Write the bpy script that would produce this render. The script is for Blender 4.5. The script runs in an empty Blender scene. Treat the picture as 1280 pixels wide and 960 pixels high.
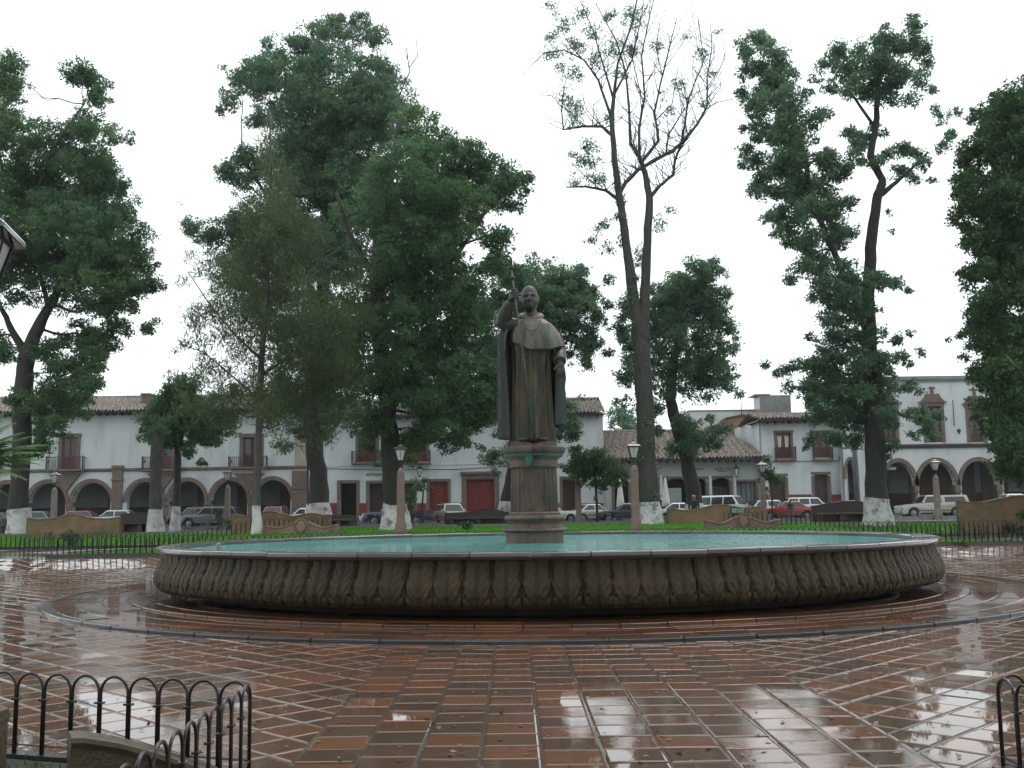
import bpy, bmesh, math, random
import numpy as np
from mathutils import Vector, Matrix

C = bpy.context.scene
COL = C.collection
rad = math.radians

# ------------------------------------------------------------------ camera
F_PX = 1300.0
PITCH = math.atan(161.5 / F_PX)
ROLL = rad(0.8)
EYE = Vector((0, 0, 1.6))
ROT = Matrix.Rotation(math.pi / 2 + PITCH, 3, 'X') @ Matrix.Rotation(-ROLL, 3, 'Z')
cd = bpy.data.cameras.new('camera')
cam = bpy.data.objects.new('camera', cd)
COL.objects.link(cam)
cam.matrix_world = Matrix.Translation(EYE) @ ROT.to_4x4()
cd.sensor_width = 36.0
cd.lens = 36.0 * F_PX / 1280.0
cd.clip_end = 3000
cd.clip_start = 0.05
C.camera = cam

# ------------------------------------------------------------------ sky, sun, exposure
SUN_EL, SUN_ROT = rad(62), rad(35)
W = bpy.data.worlds.new('World')
C.world = W
W.use_nodes = True
nt = W.node_tree
bg = nt.nodes['Background']
skyt = nt.nodes.new('ShaderNodeTexSky')
skyt.sky_type = 'NISHITA'
skyt.sun_disc = False
skyt.sun_elevation = SUN_EL
skyt.sun_rotation = SUN_ROT
skyt.air_density = 1.0
skyt.dust_density = 4.0
mx = nt.nodes.new('ShaderNodeMix')
mx.data_type = 'RGBA'
mx.inputs[0].default_value = 0.90
nt.links.new(skyt.outputs[0], mx.inputs[6])
mx.inputs[7].default_value = (12.3, 13.1, 13.4, 1)     # an even overcast deck
nt.links.new(mx.outputs[2], bg.inputs[0])
bg.inputs[1].default_value = 0.10

sl = bpy.data.lights.new('sun', 'SUN')
sl.energy = 0.6
sl.angle = rad(25)
sl.color = (1.0, 0.97, 0.92)
sun = bpy.data.objects.new('sun', sl)
COL.objects.link(sun)
sd = Vector((math.sin(SUN_ROT) * math.cos(SUN_EL), math.cos(SUN_ROT) * math.cos(SUN_EL), math.sin(SUN_EL)))
sun.rotation_euler = sd.to_track_quat('Z', 'Y').to_euler()
sun.location = (0, 0, 60)

C.view_settings.view_transform = 'Standard'
C.view_settings.look = 'None'
C.view_settings.exposure = 0.3
C.view_settings.gamma = 1.0
C.cycles.use_denoising = True
C.cycles.max_bounces = 6
C.cycles.transparent_max_bounces = 8


def P(px, py, Y):
    """point at depth Y on the sight line through a pixel of the 1280x960 photograph"""
    d = ROT @ Vector(((px - 640) / F_PX, (480 - py) / F_PX, -1.0))
    return EYE + d * (Y / d.y)


def gx(px, Y, py=645):
    return P(px, py, Y).x


def ss(a, b, t):
    t = min(1.0, max(0.0, (t - a) / (b - a)))
    return t * t * (3 - 2 * t)


def zg(x, y):
    side = float(np.interp(y, [33.4, 36.3, 45, 50, 56, 62], [0, .30, .36, .75, .90, .92]))
    mid = float(np.interp(y, [33.4, 36.3, 40, 50, 56, 62], [0, .30, .80, .93, .93, .92]))
    w = 1 - ss(11, 15, abs(x - .7))
    return side * (1 - w) + mid * w


# ------------------------------------------------------------------ materials
MATS = {}


def mat(name, c1, c2=None, scale=4.0, rough=.75, metal=0.0, bump=0.0, bscale=18.0, c3=None, s3=.7, stretch=None,
        coat=0.0, rough2=None, spec=.5, lo=.35, hi=.65, t3=(.55, .75), detail=5, world=False):
    if name in MATS:
        return MATS[name]
    m = bpy.data.materials.new(name)
    m.use_nodes = True
    n = m.node_tree
    b = n.nodes['Principled BSDF']
    b.inputs['Roughness'].default_value = rough
    b.inputs['Metallic'].default_value = metal
    b.inputs['Specular IOR Level'].default_value = spec
    b.inputs['Coat Weight'].default_value = coat
    b.inputs['Coat Roughness'].default_value = .08
    tc = n.nodes.new('ShaderNodeTexCoord')
    src = tc.outputs['Object']
    if world: src = n.nodes.new('ShaderNodeNewGeometry').outputs['Position']
    if stretch:
        mp = n.nodes.new('ShaderNodeMapping')
        mp.inputs['Scale'].default_value = stretch
        n.links.new(src, mp.inputs[0])
        src = mp.outputs[0]
    if c2 is None:
        c2 = tuple(v * .8 for v in c1)
    nz = n.nodes.new('ShaderNodeTexNoise')
    nz.inputs['Scale'].default_value = scale
    nz.inputs['Detail'].default_value = detail
    nz.inputs['Roughness'].default_value = .62
    n.links.new(src, nz.inputs['Vector'])
    rp = n.nodes.new('ShaderNodeValToRGB')
    rp.color_ramp.elements[0].position = lo
    rp.color_ramp.elements[1].position = hi
    rp.color_ramp.elements[0].color = (*c1, 1)
    rp.color_ramp.elements[1].color = (*c2, 1)
    n.links.new(nz.outputs['Fac'], rp.inputs[0])
    out = rp.outputs[0]
    if c3 is not None:
        n3 = n.nodes.new('ShaderNodeTexNoise')
        n3.inputs['Scale'].default_value = s3
        n3.inputs['Detail'].default_value = 6
        n3.inputs['Roughness'].default_value = .7
        n.links.new(src, n3.inputs['Vector'])
        r3 = n.nodes.new('ShaderNodeValToRGB')
        r3.color_ramp.elements[0].position = t3[0]
        r3.color_ramp.elements[1].position = t3[1]
        n.links.new(n3.outputs['Fac'], r3.inputs[0])
        mm = n.nodes.new('ShaderNodeMix')
        mm.data_type = 'RGBA'
        n.links.new(r3.outputs[0], mm.inputs[0])
        n.links.new(out, mm.inputs[6])
        mm.inputs[7].default_value = (*c3, 1)
        out = mm.outputs[2]
    n.links.new(out, b.inputs['Base Color'])
    if rough2 is not None:
        mr = n.nodes.new('ShaderNodeMapRange')
        mr.inputs[1].default_value = .35
        mr.inputs[2].default_value = .65
        mr.inputs[3].default_value = rough
        mr.inputs[4].default_value = rough2
        n.links.new(nz.outputs['Fac'], mr.inputs[0])
        n.links.new(mr.outputs[0], b.inputs['Roughness'])
    if bump:
        nb = n.nodes.new('ShaderNodeTexNoise')
        nb.inputs['Scale'].default_value = bscale
        nb.inputs['Detail'].default_value = 6
        n.links.new(src, nb.inputs['Vector'])
        bp = n.nodes.new('ShaderNodeBump')
        bp.inputs['Strength'].default_value = bump
        bp.inputs['Distance'].default_value = .03
        n.links.new(nb.outputs['Fac'], bp.inputs['Height'])
        n.links.new(bp.outputs[0], b.inputs['Normal'])
    MATS[name] = m
    return m


def leaf_mat(name, ca, cb, cc, trans=.25, rough=.45):
    m = bpy.data.materials.new(name)
    m.use_nodes = True
    n = m.node_tree
    b = n.nodes['Principled BSDF']
    g = n.nodes.new('ShaderNodeNewGeometry')
    rp = n.nodes.new('ShaderNodeValToRGB')
    e = rp.color_ramp.elements
    e[0].color = (*ca, 1)
    e[1].color = (*cb, 1)
    e[0].position, e[1].position = 0, .8
    x = e.new(1.0)
    x.color = (*cc, 1)
    nz = n.nodes.new('ShaderNodeTexNoise')
    nz.inputs['Scale'].default_value = .35
    nz.inputs['Detail'].default_value = 2
    n.links.new(g.outputs['Position'], nz.inputs['Vector'])
    ad = n.nodes.new('ShaderNodeMath')
    ad.operation = 'MULTIPLY_ADD'
    n.links.new(g.outputs['Random Per Island'], ad.inputs[0])
    ad.inputs[1].default_value = .6
    mr = n.nodes.new('ShaderNodeMapRange')
    mr.inputs[1].default_value, mr.inputs[2].default_value = .3, .7
    mr.inputs[3].default_value, mr.inputs[4].default_value = 0, .42
    n.links.new(nz.outputs['Fac'], mr.inputs[0])
    n.links.new(mr.outputs[0], ad.inputs[2])
    n.links.new(ad.outputs[0], rp.inputs[0])
    n.links.new(rp.outputs[0], b.inputs['Base Color'])
    b.inputs['Roughness'].default_value = rough
    b.inputs['Specular IOR Level'].default_value = .4
    t = n.nodes.new('ShaderNodeBsdfTranslucent')
    n.links.new(rp.outputs[0], t.inputs[0])
    ms = n.nodes.new('ShaderNodeMixShader')
    ms.inputs[0].default_value = trans
    n.links.new(b.outputs[0], ms.inputs[1])
    n.links.new(t.outputs[0], ms.inputs[2])
    n.links.new(ms.outputs[0], n.nodes['Material Output'].inputs[0])
    MATS[name] = m
    return m


# ------------------------------------------------------------------ object helpers
def tag(o, label=None, cat=None, group=None, kind=None):
    if label: o['label'] = label
    if cat: o['category'] = cat
    if group: o['group'] = group
    if kind: o['kind'] = kind
    return o


def thing(name, label, cat, loc=(0, 0, 0), rz=0.0, group=None):
    o = bpy.data.objects.new(name, None)
    o.empty_display_size = .2
    COL.objects.link(o)
    o.location = loc
    o.rotation_euler = (0, 0, rz)
    return tag(o, label, cat, group)


def inst(name, me, parent=None, loc=(0, 0, 0), rz=0.0, rot=None):
    o = bpy.data.objects.new(name, me)
    COL.objects.link(o)
    if parent: o.parent = parent
    o.location = loc
    o.rotation_euler = rot if rot else (0, 0, rz)
    return o


def dup(root, loc=None, rz=None, label=None):
    r = root.copy()
    COL.objects.link(r)
    if loc is not None: r.location = loc
    if rz is not None: r.rotation_euler = (0, 0, rz)
    if label: r['label'] = label
    for ch in list(root.children):
        c = ch.copy()
        COL.objects.link(c)
        c.parent = r
        for g in ch.children:
            d = g.copy()
            COL.objects.link(d)
            d.parent = c
    return r


class MB:
    def __init__(s):
        s.v, s.f = [], []

    def add(s, vs, fs):
        k = len(s.v)
        s.v += [tuple(v) for v in vs]
        s.f += [tuple(i + k for i in f) for f in fs]
        return s

    def box(s, x0, x1, y0, y1, z0, z1, M=None):
        vs = [(x, y, z) for z in (z0, z1) for y in (y0, y1) for x in (x0, x1)]
        if M is not None: vs = [tuple(M @ Vector(v)) for v in vs]
        return s.add(vs, [(0, 2, 3, 1), (4, 5, 7, 6), (0, 1, 5, 4), (2, 6, 7, 3), (0, 4, 6, 2), (1, 3, 7, 5)])

    def quad(s, a, b, c, d):
        return s.add([a, b, c, d], [(0, 1, 2, 3)])

    def prism(s, poly, y0, y1):
        """poly in xz, extruded along y"""
        n = len(poly)
        vs = [(x, y0, z) for x, z in poly] + [(x, y1, z) for x, z in poly]
        fs = [tuple(range(n)), tuple(range(2 * n - 1, n - 1, -1))]
        fs += [(i, i + n, (i + 1) % n + n, (i + 1) % n) for i in range(n)]
        return s.add(vs, fs)

    def strip(s, top, bot, y0, y1):
        """solid between two polylines (same length) in xz"""
        n = len(top)
        vs = []
        for y in (y0, y1):
            vs += [(x, y, z) for x, z in bot] + [(x, y, z) for x, z in top]
        fs = []
        for i in range(n - 1):
            fs.append((i, i + 1, n + i + 1, n + i))
            a = 2 * n
            fs.append((a + i, a + n + i, a + n + i + 1, a + i + 1))
            fs.append((n + i, n + i + 1, a + n + i + 1, a + n + i))
            fs.append((i, a + i, a + i + 1, i + 1))
        fs.append((0, n, 3 * n, 2 * n))
        fs.append((n - 1, 3 * n - 1, 4 * n - 1, 2 * n - 1))
        return s.add(vs, fs)

    def tube(s, pts, rs, n=8, cap=True):
        pts = [Vector(p) for p in pts]
        if not hasattr(rs, '__len__'): rs = [rs] * len(pts)
        up = Vector((0, 0, 1))
        k = len(s.v)
        prev = None
        for i, p in enumerate(pts):
            a = pts[max(0, i - 1)]
            b = pts[min(len(pts) - 1, i + 1)]
            d = (b - a)
            if d.length < 1e-9: d = Vector((0, 0, 1))
            d.normalize()
            if prev is None:
                u = d.cross(up if abs(d.z) < .95 else Vector((1, 0, 0))).normalized()
            else:
                u = (prev - d * prev.dot(d))
                if u.length < 1e-6: u = d.cross(up if abs(d.z) < .95 else Vector((1, 0, 0)))
                u.normalize()
            prev = u
            w = d.cross(u)
            for j in range(n):
                t = 2 * math.pi * j / n
                s.v.append(tuple(p + u * (rs[i] * math.cos(t)) + w * (rs[i] * math.sin(t))))
        m = len(pts)
        for i in range(m - 1):
            for j in range(n):
                j2 = (j + 1) % n
                s.f.append((k + i * n + j, k + i * n + j2, k + (i + 1) * n + j2, k + (i + 1) * n + j))
        if cap:
            s.f.append(tuple(k + j for j in reversed(range(n))))
            s.f.append(tuple(k + (m - 1) * n + j for j in range(n)))
        return s

    def lathe(s, prof, n=24, c=(0, 0), a0=0.0, a1=2 * math.pi, fn=None):
        full = abs(a1 - a0 - 2 * math.pi) < 1e-6
        m = n if full else n + 1
        k = len(s.v)
        for (r, z) in prof:
            for j in range(m):
                t = a0 + (a1 - a0) * j / n
                q = r * (fn(t, z) if fn else 1.0)
                s.v.append((c[0] + q * math.cos(t), c[1] + q * math.sin(t), z))
        for i in range(len(prof) - 1):
            for j in range(n):
                j2 = (j + 1) % m
                s.f.append((k + i * m + j, k + i * m + j2, k + (i + 1) * m + j2, k + (i + 1) * m + j))
        return s

    def mesh(s, name, m, smooth=False, bevel=0, seg=1, fix=True):
        me = bpy.data.meshes.new(name)
        me.from_pydata(s.v, [], s.f)
        if fix or bevel:
            b = bmesh.new()
            b.from_mesh(me)
            if bevel:
                es = [e for e in b.edges if len(e.link_faces) == 2 and e.calc_face_angle(0) > .5]
                bmesh.ops.bevel(b, geom=es, offset=bevel, segments=seg, profile=.6, affect='EDGES', clamp_overlap=True)
            bmesh.ops.recalc_face_normals(b, faces=b.faces)
            b.to_mesh(me)
            b.free()
        if m is not None:
            for q in (m if isinstance(m, (list, tuple)) else [m]):
                me.materials.append(q)
        if smooth is True:
            me.polygons.foreach_set('use_smooth', [True] * len(me.polygons))
        elif smooth:
            me.polygons.foreach_set('use_smooth', [True] * len(me.polygons))
            me.set_sharp_from_angle(angle=rad(smooth))
        return me

    def build(s, name, m, parent=None, smooth=False, bevel=0, seg=1, loc=(0, 0, 0), rz=0.0, fix=True):
        return inst(name, s.mesh(name, m, smooth, bevel, seg, fix), parent, loc, rz)


def np_mesh(name, verts, nper, m, parent=None):
    """many loose n-gons from an array of shape (k*nper, 3)"""
    me = bpy.data.meshes.new(name)
    nv = len(verts)
    k = nv // nper
    me.vertices.add(nv)
    me.vertices.foreach_set('co', np.ascontiguousarray(verts, dtype=np.float32).ravel())
    me.loops.add(nv)
    me.loops.foreach_set('vertex_index', np.arange(nv, dtype=np.int32))
    me.polygons.add(k)
    me.polygons.foreach_set('loop_start', np.arange(0, nv, nper, dtype=np.int32))
    me.update(calc_edges=True)
    me.materials.append(m)
    o = bpy.data.objects.new(name, me)
    COL.objects.link(o)
    if parent: o.parent = parent
    return o


def sheet(name, m, xs, ys, zoff=0.0, kind='structure', zf=zg, warp=None):
    vs, fs = [], []
    nx = len(xs)
    for y in ys:
        for x in xs:
            X, Y = warp(x, y) if warp else (x, y)
            vs.append((X, Y, zf(X, Y) + zoff))
    for j in range(len(ys) - 1):
        for i in range(nx - 1):
            a = j * nx + i
            fs.append((a, a + 1, a + nx + 1, a + nx))
    o = MB().add(vs, fs).build(name, m, smooth=True, fix=False)
    return tag(o, kind=kind)


def lin(a, b, n):
    return [a + (b - a) * i / (n - 1) for i in range(n)]


# ------------------------------------------------------------------ shared materials
STONE = mat('cantera stone', (.165, .115, .09), (.10, .078, .064), 3, .7, bump=.4, bscale=12, c3=(.07, .065, .05), s3=1.2)
STONE_D = mat('wet dark stone', (.05, .036, .02), (.026, .02, .012), 6, .6, spec=.22, bump=.5, bscale=25, c3=(.028, .03, .024), s3=2.5, rough2=.35)
OCHRE = mat('mossy ochre plaster', (.235, .125, .06), (.155, .095, .052), 1.6, .7, bump=.5, bscale=14, c3=(.085, .085, .035), s3=1.1, t3=(.46, .62))
DARKBENCH = mat('shade-darkened wet bench stone', (.052, .038, .028), (.03, .024, .02), 3, .55, bump=.4)  # shade lying on the benches is put into this colour
WHITE = mat('weathered white plaster', (.55, .585, .58), (.455, .495, .495), .5, .85, c3=(.28, .305, .295), s3=.55, t3=(.50, .80), stretch=(1, 1, .35), bump=.1, bscale=6)
WHITE2 = mat('dirty white plaster', (.56, .59, .57), (.46, .49, .48), .8, .85, c3=(.25, .27, .25), s3=.7, t3=(.55, .8), stretch=(1, 1, .4))
GREYW = mat('grey white plaster', (.36, .39, .38), (.30, .33, .32), .7, .85)
REDW = mat('oxide red paint', (.20, .022, .018), (.15, .018, .015), 2, .55)
REDDOOR = mat('red door paint', (.19, .018, .016), (.13, .014, .013), 2.5, .5, stretch=(4, 1, .4))
WOOD = mat('dark door wood', (.055, .028, .018), (.035, .019, .013), 3, .55, stretch=(5, 1, .5))
REDWOOD = mat('red brown door wood', (.13, .028, .02), (.085, .02, .016), 3, .5, stretch=(5, 1, .5))
GLASS = mat('dark glass', (.018, .024, .026), (.012, .016, .018), 2, .08)
PANE = mat('pale lamp glass', (.50, .56, .54), (.42, .48, .46), 4, .25)
IRON = mat('black iron', (.018, .017, .02), (.03, .026, .024), 9, .38, metal=.4)
IRONF = mat('wet fence iron', (.022, .02, .026), (.035, .03, .03), 14, .3, metal=.5, coat=.3)
TILE = mat('old clay roof tile', (.24, .185, .155), (.10, .08, .07), 3.4, .8, c3=(.36, .33, .30), s3=5.5, t3=(.5, .62), bump=.2)
TILE_D = mat('tile edge', (.09, .055, .042), (.05, .035, .03), 3, .8)
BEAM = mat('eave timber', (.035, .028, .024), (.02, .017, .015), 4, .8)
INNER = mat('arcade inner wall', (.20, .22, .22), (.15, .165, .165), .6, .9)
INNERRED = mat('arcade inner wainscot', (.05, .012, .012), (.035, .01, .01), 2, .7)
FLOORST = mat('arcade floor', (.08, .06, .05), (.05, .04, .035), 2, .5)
WASH = mat('limewash', (.56, .57, .56), (.42, .43, .42), 2.2, .9, c3=(.13, .115, .09), s3=2.3, t3=(.50, .66), world=True, bump=.6, bscale=9)
BARK = mat('ash bark', (.038, .034, .028), (.018, .017, .015), 2.2, .85, stretch=(5, 5, 1), bump=1.0, bscale=5, c3=(.03, .04, .022), s3=.6)
BARKG = mat('grey bark', (.085, .085, .078), (.045, .046, .042), 2.2, .85, stretch=(5, 5, 1), bump=1.0, bscale=5)
CONC = mat('wet concrete', (.20, .20, .19), (.13, .13, .125), 2.5, .4, bump=.2, rough2=.2)
RUBBER = mat('tyre rubber', (.012, .012, .013), (.02, .02, .02), 8, .75)
RIM = mat('wheel rim alloy', (.22, .23, .24), (.15, .16, .17), 6, .35, metal=.7)
CARGLASS = mat('car glass', (.02, .03, .034), (.03, .04, .045), 2, .04)
LIGHTC = mat('clear lamp lens', (.55, .56, .55), (.45, .46, .46), 4, .12)
LIGHTR = mat('red lamp lens', (.25, .01, .01), (.2, .01, .01), 4, .15)
BUMPER = mat('grey bumper plastic', (.04, .04, .042), (.06, .06, .062), 5, .5)
# ------------------------------------------------------------------ ground
random.seed(5)
np.random.seed(5)
FC = Vector((.66, 23.1, 0))          # fountain centre
R_RING, R_STEP = 10.0, 8.55


def wet_paver_mat(name, c1, c2, c3, low=.045, high=.34, base_dark=False):
    m = bpy.data.materials.new(name)
    m.use_nodes = True
    n = m.node_tree
    b = n.nodes['Principled BSDF']
    g = n.nodes.new('ShaderNodeNewGeometry')
    oi = n.nodes.new('ShaderNodeObjectInfo')

    def noise(scale, det=4, ro=.6):
        z = n.nodes.new('ShaderNodeTexNoise')
        z.inputs['Scale'].default_value = scale
        z.inputs['Detail'].default_value = det
        z.inputs['Roughness'].default_value = ro
        n.links.new(g.outputs['Position'], z.inputs['Vector'])
        return z.outputs['Fac']

    def math2(op, a, bb):
        q = n.nodes.new('ShaderNodeMath')
        q.operation = op
        for i, x in enumerate((a, bb)):
            if isinstance(x, (int, float)): q.inputs[i].default_value = x
            else: n.links.new(x, q.inputs[i])
        return q.outputs[0]

    def mrange(x, a, bb, c, d):
        q = n.nodes.new('ShaderNodeMapRange')
        for i, v in enumerate((a, bb, c, d)): q.inputs[i + 1].default_value = v
        n.links.new(x, q.inputs[0])
        return q.outputs[0]

    rnd = math2('FRACT', math2('ADD', oi.outputs['Random'], g.outputs['Random Per Island']), 0.0)
    tone = math2('ADD', math2('MULTIPLY', rnd, .55), math2('MULTIPLY', noise(7, 6, .7), .55))
    rp = n.nodes.new('ShaderNodeValToRGB')
    e = rp.color_ramp.elements
    e[0].position, e[1].position = .25, .80
    e[0].color = (*c1, 1)
    e[1].color = (*c2, 1)
    x = e.new(.5)
    x.color = (*c3, 1)
    n.links.new(tone, rp.inputs[0])
    n.links.new(rp.outputs[0], b.inputs['Base Color'])
    pud = noise(.42, 3, .5)
    wet = mrange(math2('ADD', pud, math2('MULTIPLY', noise(6, 4, .65), .22)), .46, .60, high, low)
    n.links.new(wet, b.inputs['Coat Roughness'])
    b.inputs['Coat Weight'].default_value = 1.0
    b.inputs['Coat IOR'].default_value = 1.36
    b.inputs['Specular IOR Level'].default_value = .15
    b.inputs['Roughness'].default_value = .55
    bp = n.nodes.new('ShaderNodeBump')
    bp.inputs['Distance'].default_value = .012
    n.links.new(math2('ADD', math2('MULTIPLY', noise(16, 5, .65), 1.0), math2('MULTIPLY', noise(90, 3, .6), .35)), bp.inputs['Height'])
    n.links.new(mrange(pud, .44, .56, .34, .02), bp.inputs['Strength'])
    n.links.new(bp.outputs[0], b.inputs['Normal'])
    bc = n.nodes.new('ShaderNodeBump')
    bc.inputs['Distance'].default_value = .006
    n.links.new(math2('ADD', noise(9, 4, .6), math2('MULTIPLY', noise(60, 3, .6), .25)), bc.inputs['Height'])
    n.links.new(mrange(pud, .44, .56, .22, .01), bc.inputs['Strength'])
    n.links.new(bc.outputs[0], b.inputs['Coat Normal'])
    MATS[name] = m
    return m


PAVER = wet_paver_mat('wet terracotta paver', (.150, .048, .012), (.056, .024, .010), (.100, .035, .011), low=.015, high=.10)
MORTAR = wet_paver_mat('wet mortar', (.085, .068, .054), (.04, .032, .026), (.06, .05, .04), low=.12, high=.34)
KERBST = wet_paver_mat('wet basalt kerb', (.028, .028, .031), (.045, .044, .046), (.036, .035, .037), low=.14, high=.3)
PATH = wet_paver_mat('wet grey path', (.15, .125, .11), (.10, .085, .075), (.125, .105, .09), low=.06, high=.3)
ASPH = wet_paver_mat('wet asphalt', (.05, .05, .052), (.035, .035, .037), (.042, .042, .044), low=.08, high=.35)
SOIL = mat('planter soil', (.03, .024, .017), (.018, .016, .012), 9, .8, bump=.8)
LAWN = mat('lawn soil green', (.055, .12, .02), (.04, .085, .018), 3, .9, c3=(.06, .05, .028), s3=.5, t3=(.52, .66))

far = [-480, -300, -150, -90, -60, -45]
xs = far + lin(-36, 36, 49) + [-v for v in reversed(far)]
ys = [-30, -10, 0, 10, 20, 30, 33] + lin(33.5, 62, 40) + [80, 120, 250, 500, 900]
sheet('ground', mat('wet earth', (.07, .062, .052), (.05, .045, .04), 2, .6), xs, ys, -.05)

# mortar bed of the plaza: grooves between the pavers show it
plaza = sheet('plaza_paving', MORTAR, lin(-24, 25, 50), [-2, 4, 10, 16, 22, 28, 33] + lin(33.4, 36.2, 6), -.007)
sheet('path', PATH, lin(-40, 40, 81), lin(36.25, 47, 12), -.015)
sheet('walkway', PATH, lin(-60, 60, 61), lin(51.5, 61.8, 6), -.012)
sheet('street', ASPH, lin(-160, 160, 81), lin(61.8, 75.2, 4), -.012)
tag(MB().box(-60, 60, 61.6, 61.85, .8, 1.1).build('street_kerb', CONC), kind='structure')
tag(MB().box(-160, 160, 75.2, 80, .8, 1.13).build('pavement', CONC), kind='structure')


# ---- pavers
def clip(poly, nx, ny, c):
    """keep nx*x+ny*y <= c"""
    out = []
    for i in range(len(poly)):
        a, b = poly[i], poly[(i + 1) % len(poly)]
        da, db = nx * a[0] + ny * a[1] - c, nx * b[0] + ny * b[1] - c
        if da <= 0: out.append(a)
        if (da < 0 < db) or (db < 0 < da):
            t = da / (da - db)
            out.append((a[0] + (b[0] - a[0]) * t, a[1] + (b[1] - a[1]) * t))
    return out


def area(p):
    return .5 * sum(p[i][0] * p[(i + 1) % len(p)][1] - p[(i + 1) % len(p)][0] * p[i][1] for i in range(len(p)))


SX0, SX1 = -1.47, 2.62
FENCE_C = [(-1.66, 6.69), (2.93, 6.53)]           # corners of the two hoop fences
polys = []
u = .395


def emit(p):
    # outside the ring
    cx = sum(q[0] for q in p) / len(p)
    cy = sum(q[1] for q in p) / len(p)
    d = math.hypot(cx - FC.x, cy - FC.y)
    if d < R_RING + .06 - .3: return
    if d < R_RING + .8:
        nx, ny = (FC.x - cx) / d, (FC.y - cy) / d
        tx, ty = FC.x - nx * (R_RING + .075), FC.y - ny * (R_RING + .075)
        p = clip(p, nx, ny, nx * tx + ny * ty)
    if len(p) < 3 or abs(area(p)) < .012: return
    # not in the two fenced beds
    if cx < -1.72 and cy < 6.62 + (-1.66 - cx) * .34: return
    if cx > 2.99 and cy < 6.46 + (cx - 2.93) * .34: return
    if cy > 36.1 or cy < 2.4 or abs(cx) > .56 * cy + 2.5: return
    polys.append(p)


for i in range(-1, 12):
    x0 = SX0 + (SX1 - SX0) / 10 * i
    x1 = x0 + (SX1 - SX0) / 10
    if i < 0 or i > 9: continue
    off = random.random() * u
    y = 2 + off
    while y < 14:
        h = u * random.choice([1, 1, 1, 1, .98, 1.03])
        emit([(x0, y), (x1, y), (x1, y + h), (x0, y + h)])
        y += h
s2 = math.sqrt(.5)
for i in range(-100, 130):
    for j in range(-100, 130):
        for sgn in (-1, 1):
            q = [(i * u, j * u), ((i + 1) * u, j * u), ((i + 1) * u, (j + 1) * u), (i * u, (j + 1) * u)]
            p = [((a - b) * s2, (a + b) * s2) for a, b in q]
            cx, cy = sum(a for a, b in p) / 4, sum(b for a, b in p) / 4
            if not (2 < cy < 37 and abs(cx) < 22): continue
            if sgn < 0:
                if cx > SX0 + .3: continue
                p = clip(p, 1, 0, SX0)
            else:
                if cx < SX1 - .3: continue
                p = clip(p, -1, 0, -SX1)
            if len(p) >= 3: emit(p)


def paver_geo(mb, p, z0=0.0, inset=.0055, tilt=.0075, hh=.03):
    if area(p) < 0: p = p[::-1]
    n = len(p)
    cx, cy = sum(a for a, b in p) / n, sum(b for a, b in p) / n

    def shrink(d):
        out = []
        for i in range(n):
            a, b, c = Vector(p[i - 1]), Vector(p[i]), Vector(p[(i + 1) % n])
            e1, e2 = (b - a).normalized(), (c - b).normalized()
            n1, n2 = Vector((-e1.y, e1.x)), Vector((-e2.y, e2.x))
            bi = n1 + n2
            L = bi.length
            if L < .3: bi, L = n1, 1
            bi /= L
            out.append(b + bi * min(d / max(.35, bi.dot(n1)), .12))
        return out
    rings = [(inset, -hh), (inset, -.011), (inset + .004, -.006), (inset + .010, -.0024), (inset + .022, .0)]
    tx, ty = random.gauss(0, tilt), random.gauss(0, tilt)
    dz = random.gauss(0, .0018)
    g0 = z0 + dz
    vs = []
    for d_, h_ in rings:
        for a in shrink(d_): vs.append((a.x, a.y, zg(a.x, a.y) + g0 + h_ + (a.x - cx) * tx + (a.y - cy) * ty))
    nr_ = len(rings)
    fs = [tuple((nr_ - 1) * n + i for i in range(n))]
    for k in range(nr_ - 1):
        for i in range(n):
            i2 = (i + 1) % n
            fs.append((k * n + i, k * n + i2, (k + 1) * n + i2, (k + 1) * n + i))
    mb.add(vs, fs)


def in_view(p):
    cx, cy = sum(a for a, b in p) / len(p), sum(b for a, b in p) / len(p)
    px = 640 + F_PX * cx / cy
    py = 641.5 + 1.6 * F_PX / cy - .014 * (px - 640)
    return 0 < px < 1280 and py < 955


polys.sort(key=lambda p: sum(b for a, b in p) / len(p))
seen = [p for p in polys if in_view(p)][:300]
sid = set(id(p) for p in seen)
for p in seen:
    mb = MB()
    paver_geo(mb, p)
    mb.build('paver', PAVER, plaza, fix=False)
mb = MB()
for p in polys:
    if id(p) not in sid: paver_geo(mb, p)
rest = mb.build('paver_field', PAVER, plaza, fix=False)
tag(rest, kind='stuff')

# ---- raised ring round the fountain
plat = MB()
plat.lathe([(R_RING + .02, -.05), (R_RING + .02, .026), (7.5, .026)], 128, (FC.x, FC.y))
platform = tag(plat.build('fountain_platform', MORTAR, smooth=40), kind='structure')
# kerb stones of the ring
nk = 66
for k in range(nk):
    a0, a1 = 2 * math.pi * k / nk + .0016, 2 * math.pi * (k + 1) / nk - .0016
    m_ = MB()
    z1 = .044 + random.gauss(0, .0025)
    prof = [(R_RING - .10, -.02), (R_RING - .10, z1), (R_RING + .03, z1), (R_RING + .042, z1 - .010), (R_RING + .042, -.02)]
    m_.lathe(prof, 5, (FC.x, FC.y), a0, a1)
    n6 = 6
    m_.f.append(tuple(i * n6 for i in range(5)))
    m_.f.append(tuple(i * n6 + 5 for i in reversed(range(5))))
    m_.build('kerb_stone', KERBST, platform)
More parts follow.
